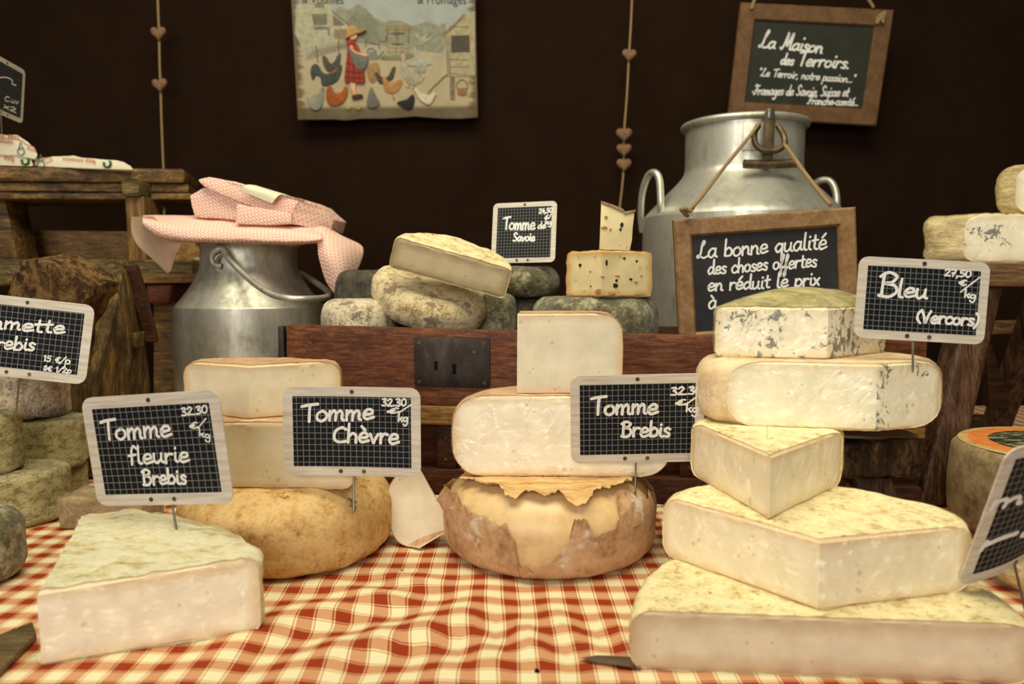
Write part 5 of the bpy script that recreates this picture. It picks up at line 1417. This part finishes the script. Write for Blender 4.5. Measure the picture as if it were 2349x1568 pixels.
shape('dress', [(778, 375), (815, 362), (850, 385), (880, 440), (900, 520), (925, 650), (928, 740), (890, 748), (800, 742), (750, 735), (754, 640), (768, 520), (772, 440)], (152, 62, 44), parent=gi, relief=.006, z=.001)
lines('plaid', [[(756, 640), (840, 652), (925, 660)], [(753, 690), (840, 702), (926, 708)], [(765, 570), (830, 580)], [(790, 480), (785, 600), (782, 740)], [(830, 560), (832, 650), (835, 742)], [(880, 600), (884, 680), (886, 742)]], 5, (112, 34, 26), gi).location.z = .0065
shape('apron', [(782, 425), (800, 415), (850, 470), (905, 510), (955, 520), (950, 590), (910, 635), (870, 625), (835, 585), (805, 510)], (112, 112, 100), parent=gi, relief=.008, z=.001)
shape('arm', [(796, 400), (822, 395), (830, 450), (870, 475), (950, 495), (948, 518), (905, 508), (850, 490), (812, 460)], (212, 164, 124), parent=gi, relief=.0095, z=.001)
shape('sleeve', [(776, 375), (800, 362), (828, 375), (830, 405), (795, 420), (776, 400)], (160, 50, 44), parent=gi, relief=.0098, z=.001)
shape('face', [(800, 335), (850, 315), (862, 330), (850, 355), (820, 362), (800, 352)], (216, 166, 128), parent=gi, relief=.007, z=.001)
shape('hat', [(752, 352), (778, 320), (772, 270), (790, 240), (825, 235), (850, 250), (872, 280), (940, 275), (900, 300), (850, 310), (800, 335)], (186, 144, 82), parent=gi, relief=.0085, z=.001)
shape('hat_brim', [(752, 354), (800, 322), (860, 296), (944, 274), (905, 300), (850, 316), (800, 338)], (150, 112, 62), parent=gi, relief=.0095, z=.001)
for body, xa, xb in (('& Volailles', 362, 736), ('& Fromages', 1398, 1838)):
    v_, f_ = text_obj(pq, 'lettering', body, ploc, None, 0, None)
    wt = max(q.x for q in v_); a = Vector((*Zp(xa, 33), 0)); b = Vector((*Zp(xb, 36), 0))
    k = (b - a).length / wt; ux = (b - a).normalized(); uy_ = Vector((-ux.y, ux.x, 0))
    part(pq, 'lettering', ([a + ux * (q.x * k) + uy_ * (q.y * k * 1.15) + Vector((0, 0, .0009)) for q in v_], f_), MT['ink_brown'], False, smooth=False)

# ------------------------------------------------------------------ wooden stand in the left background
rt = thing('wooden_stand', 'old oak stand with a rounded plank top in the left background', 'stand', None, Matrix.Translation((P(200, 700, 1.55).x, 1.6, 0)))
A, B = P(-90, 397, 1.485), P(425, 403, 1.588)
part(rt, 'plank_top', beam(A, B, .0295, .20, .0125, .0012, 22, 3), MT['oak_dark'], label='thick plank with a rounded worn edge')
dn = lambda v, z: v + Vector((0, .012, -z))
B2 = P(436, 427, 1.60)
part(rt, 'moulding', beam(dn(A, .024), Vector((P(432, 420, 1.60).x, B.y + .012, B.z - .0235)), .016, .16, .002), MT['oak_dark'])
part(rt, 'moulding', beam(dn(A, .040) + Vector((0, .006, 0)), Vector((P(440, 430, 1.61).x, B.y + .016, B.z - .0395)), .013, .16, .002), MT['oak_dark'])
ps = P(300, 520, 1.555)
part(rt, 'post', bev(hull([P(286, 452, 1.545), P(330, 450, 1.55), P(337, 606, 1.55), P(296, 606, 1.545)], [q + Vector((0, .07, 0)) for q in (P(286, 452, 1.545), P(330, 450, 1.55), P(337, 606, 1.55), P(296, 606, 1.545))]), .002), MT['oak_upright'])
cp = [P(277, 414, 1.535), P(320, 415, 1.538), P(317, 450, 1.538), P(281, 450, 1.535)]
part(rt, 'post_cap', bev(hull(cp, [q + Vector((.004, .05, 0)) for q in cp]), .002), MT['oak_grey'], label='grey chamfered block under the plank')
for px_ in ((-60, 10, -40, 40), ):
    q = [P(-60, 430, 1.54), P(6, 432, 1.545), P(42, 600, 1.545), P(-70, 600, 1.54)]
    part(rt, 'leg', bev(hull(q, [v_ + Vector((0, .07, 0)) for v_ in q]), .002), MT['oak_dark'])
part(rt, 'back_panel', beam(P(-90, 563, 1.64), P(330, 565, 1.70), .066, .02, .001), MT['trunk_ochre'], label='lighter brown board set back below')
part(rt, 'back_panel', beam(P(400, 575, 1.64), P(470, 577, 1.66), .05, .02, .001), MT['trunk_ochre'])
part(rt, 'rail', beam(P(-90, 614, 1.50), P(441, 612, 1.54), .030, .17, .002, .001, 20, 3), MT['oak_grey'], label='weathered grey rail')
part(rt, 'rail_edge', beam(P(-90, 597, 1.499), P(330, 597, 1.53), .003, .16, .0006), MT['oak_grey'])
q = [P(441, 590, 1.60), P(478, 588, 1.60), P(478, 626, 1.60), P(443, 626, 1.60)]
part(rt, 'end_block', bev(hull(q, [v_ + Vector((0, .05, 0)) for v_ in q]), .003, 2, .0015, 60, 3), rind('end_grain', [(.35, srgb(96, 92, 48)), (.6, srgb(172, 164, 108))], 30, .7), label='pale greenish end grain')
part(rt, 'lower_rail', beam(P(300, 639, 1.49), P(470, 637, 1.51), .0185, .1, .002, .0006, 20, 2), MT['trunk_ochre'])
q = [P(333, 652, 1.50), P(396, 652, 1.505), P(388, 697, 1.505), P(338, 696, 1.50)]
part(rt, 'bracket', bev(hull(q, [v_ + Vector((0, .08, 0)) for v_ in q]), .006, 3), MT['trunk_red'])
q = [P(352, 690, 1.52), P(400, 690, 1.52), P(404, 980, 1.52), P(352, 980, 1.52)]
part(rt, 'leg', bev(hull(q, [v_ + Vector((0, .06, 0)) for v_ in q]), .002), MT['oak_dark'])

# wrapped packets with print on the plank
def packet(label, c, Yf, dep, print_):
    fr = [P(x, y, Yf) for x, y in c]
    root = thing('cheese_packet', label, 'packet', 'white printed packets on the plank', Matrix.Translation(sum(fr, Vector()) / len(fr)))
    sft = Vector((-.62 * dep, dep, .0))
    vf = bev(hull(fr, [p + sft for p in fr]), .004, 3, .0016, 45, 4)
    part(root, 'wrapper', vf, MT['white_paper'])
    for (body, a, b, mt, hk) in print_:
        if body == '@dot':
            x, y = a; q = [P(x + 8 * math.cos(t), y + 8 * math.sin(t), Yf - .0022) for t in np.linspace(-.9, 3.6, 18)]
            part(root, 'printed_symbol', tube(q, .0021, 6), MT[mt]); continue
        if body == '@ring':
            x, y = a
            part(root, 'printed_symbol', join(tube([P(x + 8 * math.cos(t), y + 8 * math.sin(t), Yf - .0020) for t in np.linspace(0, 2 * math.pi, 19)[:-1]], .0010, 6, True), tube([P(x - 5, y - 7, Yf - .002), P(x - 1, y - 22, Yf - .002), P(x + 5, y - 7, Yf - .002)], .0010, 6)), MT[mt]); continue
        if body == '@line':
            part(root, 'printed_line', tube(spline([P(x, y, Yf - .0016) for x, y in a], 4), .0007, 6), MT[mt]); continue
        v_, f_ = text_obj(root, 'lettering', body, None, None, 0, None)
        wt = max(q.x for q in v_); A_, B_ = P(*a, Yf - .0020), P(*b, Yf - .0020); k = (B_ - A_).length / wt; ux = (B_ - A_).normalized()
        uz = Vector((0, 0, 1)); uz = (uz - ux * uz.dot(ux)).normalized()
        part(root, 'lettering', ([A_ + ux * (q.x * k) + uz * (q.y * k * hk) for q in v_], f_), MT[mt], smooth=False)
packet('lower white packet under another at the far left of the plank', [(-90, 346), (40, 352), (70, 362), (76, 379), (72, 381), (-90, 377)], 1.515, .10, [('450g', (8, 366), (33, 369), 'ink_orange', 1.2), ('@dot', (58, 369), 0, 'ink_green', 0)])
packet('upper white packet resting on another at the far left', [(-90, 306), (0, 308), (42, 311), (64, 324), (80, 340), (86, 356), (80, 366), (40, 358), (-90, 349)], 1.512, .10,
    [('maximum', (-28, 325), (29, 330), 'ink_orange', 1.0), ('Poids', (61, 343), (82, 349), 'ink_orange', 1.1), ('@ring', (48, 347), 0, 'ink_grey', 0), ('@line', [(-60, 314), (0, 317), (42, 319), (60, 330), (78, 337)], 0, 'ink_orange', 0), ('e Bo', (-2, 314), (44, 316), 'ink_orange', .4)])
packet('flat white packet lying alone on the plank', [(76, 380), (80, 368), (92, 362), (118, 358), (168, 357), (190, 361), (284, 370), (300, 380), (306, 390), (180, 386)], 1.53, .10,
    [('minimum 450g', (143, 367), (219, 373), 'ink_orange', 1.0), ('Poids', (107, 376), (122, 367), 'ink_orange', 1.1), ('@dot', (246, 375), 0, 'ink_green', 0), ('@line', [(80, 366), (92, 369), (104, 363), (118, 359)], 0, 'ink_orange', 0), ('@ring', (94, 376), 0, 'ink_grey', 0)])

# ------------------------------------------------------------------ weathered timber and log at left
fm = [P(205, 628, 1.215), P(283, 622, 1.195), P(268, 700, 1.16), P(216, 888, 1.125), P(214, 1104, 1.125), P(138, 1104, 1.135), P(146, 900, 1.14), P(180, 730, 1.185)]
rt = thing('timber_trestle', 'heavy weathered timber trestle leaning behind the "mmette rebis" sign', 'trestle', None, Matrix.Translation((P(200, 1100, 1.05).x, 1.05, 0)))
def solid(front, back, w=.004, amp=.0018, sub=3):
    return bev(hull(front, back), w, 2, amp, 24, sub)
L_, R_ = [fm[0], fm[7], fm[6], fm[5]], [fm[1], fm[2], fm[3], fm[4]]
bk_ = [P(300, 606, 1.26), P(330, 735, 1.265), P(346, 880, 1.265), P(340, 1080, 1.26)]
V = L_ + R_ + bk_ + [p + Vector((-.06, .03, 0)) for p in bk_]
Fs = []
for i in range(3):
    Fs += [[i, i + 1, 5 + i, 4 + i], [4 + i, 5 + i, 9 + i, 8 + i], [8 + i, 9 + i, 13 + i, 12 + i], [12 + i, 13 + i, 1 + i, i]]
Fs += [[0, 4, 8, 12], [3, 15, 11, 7]]
for q in V:
    if q.z < .02: q.z = .001
part(rt, 'beam', bev((V, Fs), .004, 2, .0012, 26, 0), MT['timber_olive'])
part(rt, 'cross_top', beam(P(-60, 640, 1.27), P(262, 612, 1.22), .026, .05, .004, .0015, 24, 3), MT['oak_grey'])
stp = [P(297, 606, 1.225), P(312, 650, 1.232), P(326, 705, 1.236), P(339, 750, 1.24), P(346, 785, 1.24)]
s1_ = spline(stp, 5)
sv_, sf_ = [], []
for p in s1_:
    for dx, dy in ((-.009, -.006), (.009, -.002), (.009, .012), (-.009, .010)): sv_.append(p + Vector((dx, dy, 0)))
for i in range(len(s1_) - 1):
    for k in range(4): sf_.append([i * 4 + k, i * 4 + (k + 1) % 4, i * 4 + 4 + (k + 1) % 4, i * 4 + 4 + k])
sf_ += [[0, 3, 2, 1], [len(sv_) - 4 + k for k in range(4)]]
part(rt, 'curved_strap', bev((sv_, sf_), .002, 1), MT['trunk_dark'])
for q, Yq in (([(292, 765), (318, 762), (316, 797), (290, 796)], 1.200),):
    fr = [P(x, y, Yq) for x, y in q]
    part(rt, 'peg' if q[0][0] == 292 else 'batten', bev(hull(fr, [p + Vector((-.004, .03, 0)) for p in fr]), .002), MT['timber_olive'])
lg = [(-10, 860), (4, 740), (22, 660), (38, 600), (70, 595), (106, 596), (150, 616), (208, 656), (204, 680), (188, 694), (150, 760), (140, 860)]
fr = [P(x, y, .975) for x, y in lg]
solo('log', bev(hull(fr, [p + Vector((.012, .05, .006)) for p in fr]), .008, 3, .004, 28, 5), MT['bark'], 'chunk of rough bark log propped behind the "mmette rebis" sign', 'log')

# ------------------------------------------------------------------ small slab stool under the right stack, trestle stool at far right
rt = thing('slab_stool', 'low stool of bark-edged wood beside the right stack', 'stool', None, Matrix.Translation((P(2020, 1100, .82).x, .83, 0)))
fr = [P(1890, 1022, .80), P(1990, 1016, .792), P(2060, 1010, .79), P(2112, 1008, .80), P(2128, 1030, .805), P(2132, 1075, .805), P(2112, 1093, .80), P(2040, 1096, .792), P(1950, 1098, .795), P(1885, 1094, .80)]
part(rt, 'slab', bev(hull(fr, [p + Vector((.006, .085, .0)) for p in fr]), .006, 2, .003, 45, 5), MT['bark_dark'], label='thick slab with a knobbly bark edge')
zt_ = fr[2].z
tpv = [(p.x, p.y) for p in [P(1895, 1010, .812), P(1990, 1010, .802), P(2060, 1010, .80), P(2106, 1010, .81)]] ; 
tpl = tpv + [(tpv[3][0] - .002, .880), (tpv[0][0] - .002, .882)]
part(rt, 'seat_top', [ (lambda vf: bev(vf, .001, 1))(prism2(tpl, .0045, zt_ - .002)) ][0], MT['slab_top'], label='smooth olive top face')
for q in ([(1960, 1096), (2045, 1096), (2085, 1160), (2010, 1160)],):
    f0 = [P(x, y, .835) for x, y in q]; bt = [Vector((p.x + .012, p.y, .001)) for p in (f0[2], f0[3])]
    ff_ = [f0[0], f0[1], bt[0], bt[1]]
    part(rt, 'leg', bev(hull(ff_, [p + Vector((0, .03, 0)) for p in ff_]), .003), MT['leg_brown'])
f0 = [P(1905, 1096, .86), P(1945, 1096, .86)]; ff_ = [f0[0], f0[1], Vector((f0[1].x - .02, .86, .001)), Vector((f0[0].x - .02, .86, .001))]
part(rt, 'leg', bev(hull(ff_, [p + Vector((0, .03, 0)) for p in ff_]), .003), MT['leg_brown'])

rt = thing('trestle_stool', 'dark wooden stool with splayed legs carrying blue cheeses at the right', 'stool', None, Matrix.Translation((.75, 1.15, 0)))
ta, tb2 = P(2120, 628, 1.0), P(2700, 634, 1.0)
part(rt, 'seat', beam(ta, tb2, .031, .27, .004, .0012, 20, 4), MT['stool_top'])
def legq(q, Y0, Y1, th, mt='leg_brown'):
    (a, b, c, d) = q
    f0 = [P(*a, Y0), P(*b, Y0), P(*c, Y1), P(*d, Y1)]
    for p in f0[2:]: p.z = max(.0008, p.z)
    part(rt, 'leg', bev(hull(f0, [p + Vector((0, th, 0)) for p in f0]), .006, 3, .0006, 25, 2), MT[mt])
legq([(2235, 644), (2308, 648), (2186, 1166), (2108, 1166)], 1.02, .985, .045)
legq([(2398, 644), (2450, 646), (2316, 1008), (2266, 1008)], 1.235, 1.42, .04)
part(rt, 'stretcher', beam(P(2180, 972, 1.30), P(2262, 976, 1.33), .036, .02, .002), MT['oak_dark'])
part(rt, 'stretcher', beam(P(2262, 752, 1.38), P(2420, 748, 1.40), .024, .02, .002), MT['stool_top'])
part(rt, 'brace', bev(hull([P(2262, 790, 1.33), P(2276, 790, 1.33), P(2320, 935, 1.33), P(2270, 935, 1.33)], [P(x, y, 1.33) + Vector((0, .02, 0)) for x, y in ((2262, 790), (2276, 790), (2320, 935), (2270, 935))]), .001), MT['trunk_dark'])
zs = ta.z + .0157
xq = lambda px, Y: (P(px, 600, Y).x, Y, 'w')
placed_wedge('blue_cheese_half', 'film-wrapped half of blue cheese on the right stool, lower of two', 'cheese', 'blue cheeses on the stool', zs, zs + .063,
    [xq(2209, 1.022), xq(2520, 1.012)], [xq(2500, 1.12), xq(2400, 1.20), xq(2270, 1.19), xq(2150, 1.12), xq(2120, 1.06)], .013, MT['paste_blue'], MT['rind_wrap'], film=.002, seed=61, ramp_=.003, vein=lambda v: 1.0 if .018 < v.z < .052 else .55)
placed_wedge('blue_cheese_half', 'piece of blue cheese on top of the film-wrapped half, cut by the right edge', 'cheese', 'blue cheeses on the stool', zs + .0645, zs + .130,
    [xq(2320, 1.035), xq(2560, 1.03)], [xq(2540, 1.10), xq(2420, 1.14), xq(2310, 1.11), xq(2278, 1.06)], .02, MT['paste_blue'], MT['rind_wrap'], film=.0012, seed=62, ramp_=.002, vein=lambda v: .95)

# ------------------------------------------------------------------ price signs
price_sign('slate card reading "Tomme fleurie Brebis" stuck in the big quarter cheese', [(185, 913), (499, 893), (538, 1155), (224, 1160)], .69,
    [('Tomme', (235, 1012), (392, 1003), 30, 8.5, .95), ('fleurie', (297, 1066), (433, 1061), 27, 7.5, .95), ('Brebis', (327, 1114), (428, 1111), 25, 7.5, .8), ('32.30', (417, 955), (476, 948), 16, 5), ('E/', (436, 985), (470, 978), 12, 4), ('kg', (457, 1000), (483, 1008), 12, 4)],
    pin=((391, 1157), (413, 1256, .0600)), cells=19, margin=.075)
price_sign('slate card reading "Tomme Chèvre" stuck in the golden wheel', [(650, 885), (965, 889), (967, 1094), (655, 1088)], .755,
    [('Tomme', (692, 968), (855, 964), 29, 8.5, .75), ('Chèvre', (763, 1014), (913, 1020), 28, 8.5, .95), ('32.30', (876, 932), (932, 931), 15, 5), ('E/', (888, 950), (938, 942), 10, 4.5), ('kg', (913, 966), (936, 968), 13, 5)],
    pin=((810, 1091), (811, 1152, .084)), bend=.003, cells=20)
price_sign('slate card reading "Tomme Brebis" stuck in the peeling wheel', [(1308, 863), (1618, 855), (1612, 1058), (1310, 1063)], .785,
    [('Tomme', (1354, 954), (1506, 951), 28, 8.5, .9), ('Brebis', (1422, 1004), (1535, 1003), 26, 8, .75), ('32.30', (1538, 907), (1608, 905), 16, 5.5), ('E/', (1548, 932), (1592, 925), 11, 4.5), ('kg', (1572, 945), (1600, 947), 14, 5)],
    pin=((1459, 1062), (1458, 1108, .0862)), cells=20)
price_sign('slate card reading "Bleu (Vercors)" stuck in the long blue-veined half', [(1972, 587), (2273, 602), (2257, 791), (1958, 773)], .742,
    [('B', (2008, 681), (2056, 683), 37, 9, .95), ('leu', (2056, 684), (2124, 687), 27, 8, 1.05), ('(Vercors)', (2100, 741), (2242, 750), 21, 7.5, .75), ('27,50', (2165, 634), (2225, 637), 14, 5), ('E', (2198, 656), (2214, 656), 11, 4.5), ('/', (2204, 668), (2234, 662), 17, 4.5), ('kg', (2210, 682), (2236, 688), 12, 5)],
    pin=((2096, 783), (2094, 838, .2205)), cells=20)
price_sign('partly cropped slate card reading "mmette rebis" at the left edge', [(-92, 666), (221, 700), (193, 882), (-112, 850)], .905,
    [('Tommette', (-96, 748), (145, 768), 22, 7.5, .95), ('Brebis', (-38, 801), (78, 806), 22, 7, .85), ('15 E/p', (99, 829), (160, 836), 12, 4.2), ('8E 1/2p', (99, 850), (163, 857), 10, 3.8)],
    pin=((42, 870), (37, 945, .139)), cells=20)
price_sign('small slate card reading "Tomme de Savoie" on the greenish-grey round', [(1132, 468), (1279, 459), (1272, 601), (1126, 603)], 1.225,
    [('Tomme', (1153, 528), (1226, 528), 19, 5, .95), ('de', (1233, 526), (1251, 525), 10, 3.6), ('Savoie', (1176, 555), (1226, 554), 13, 4.4), ('24,50', (1236, 491), (1266, 488), 10, 3.2), ('E/', (1249, 506), (1266, 498), 8, 2.8), ('kg', (1250, 515), (1265, 516), 8, 3.2)],
    pin=((1201, 602), (1200, 621, .3205)), cells=18, margin=.075)
price_sign('cropped slate card standing in the packets at the far left edge', [(-30, 112), (60, 163), (50, 283), (-34, 247)], 1.46,
    [('n', (-14, 184), (33, 196), 18, 3.6), ('C.uv', (9, 231), (41, 240), 9, 3), ('x2', (6, 247), (35, 259), 10, 3)],
    pin=((5, 262), P(4, 309, 1.545)), cells=20, yaw0=1.55)
price_sign('blurred tilted slate card sticking out at the right edge', [(2352, 1050), (2580, 920), (2452, 1215), (2230, 1366)], .60,
    [('mme', (2300, 1190), (2440, 1110), 16, 9, .8), ('re', (2262, 1290), (2400, 1200), 16, 9, .8)],
    pin=((2330, 1285), P(2352, 1400, .63)), cells=20, bend=-.012)
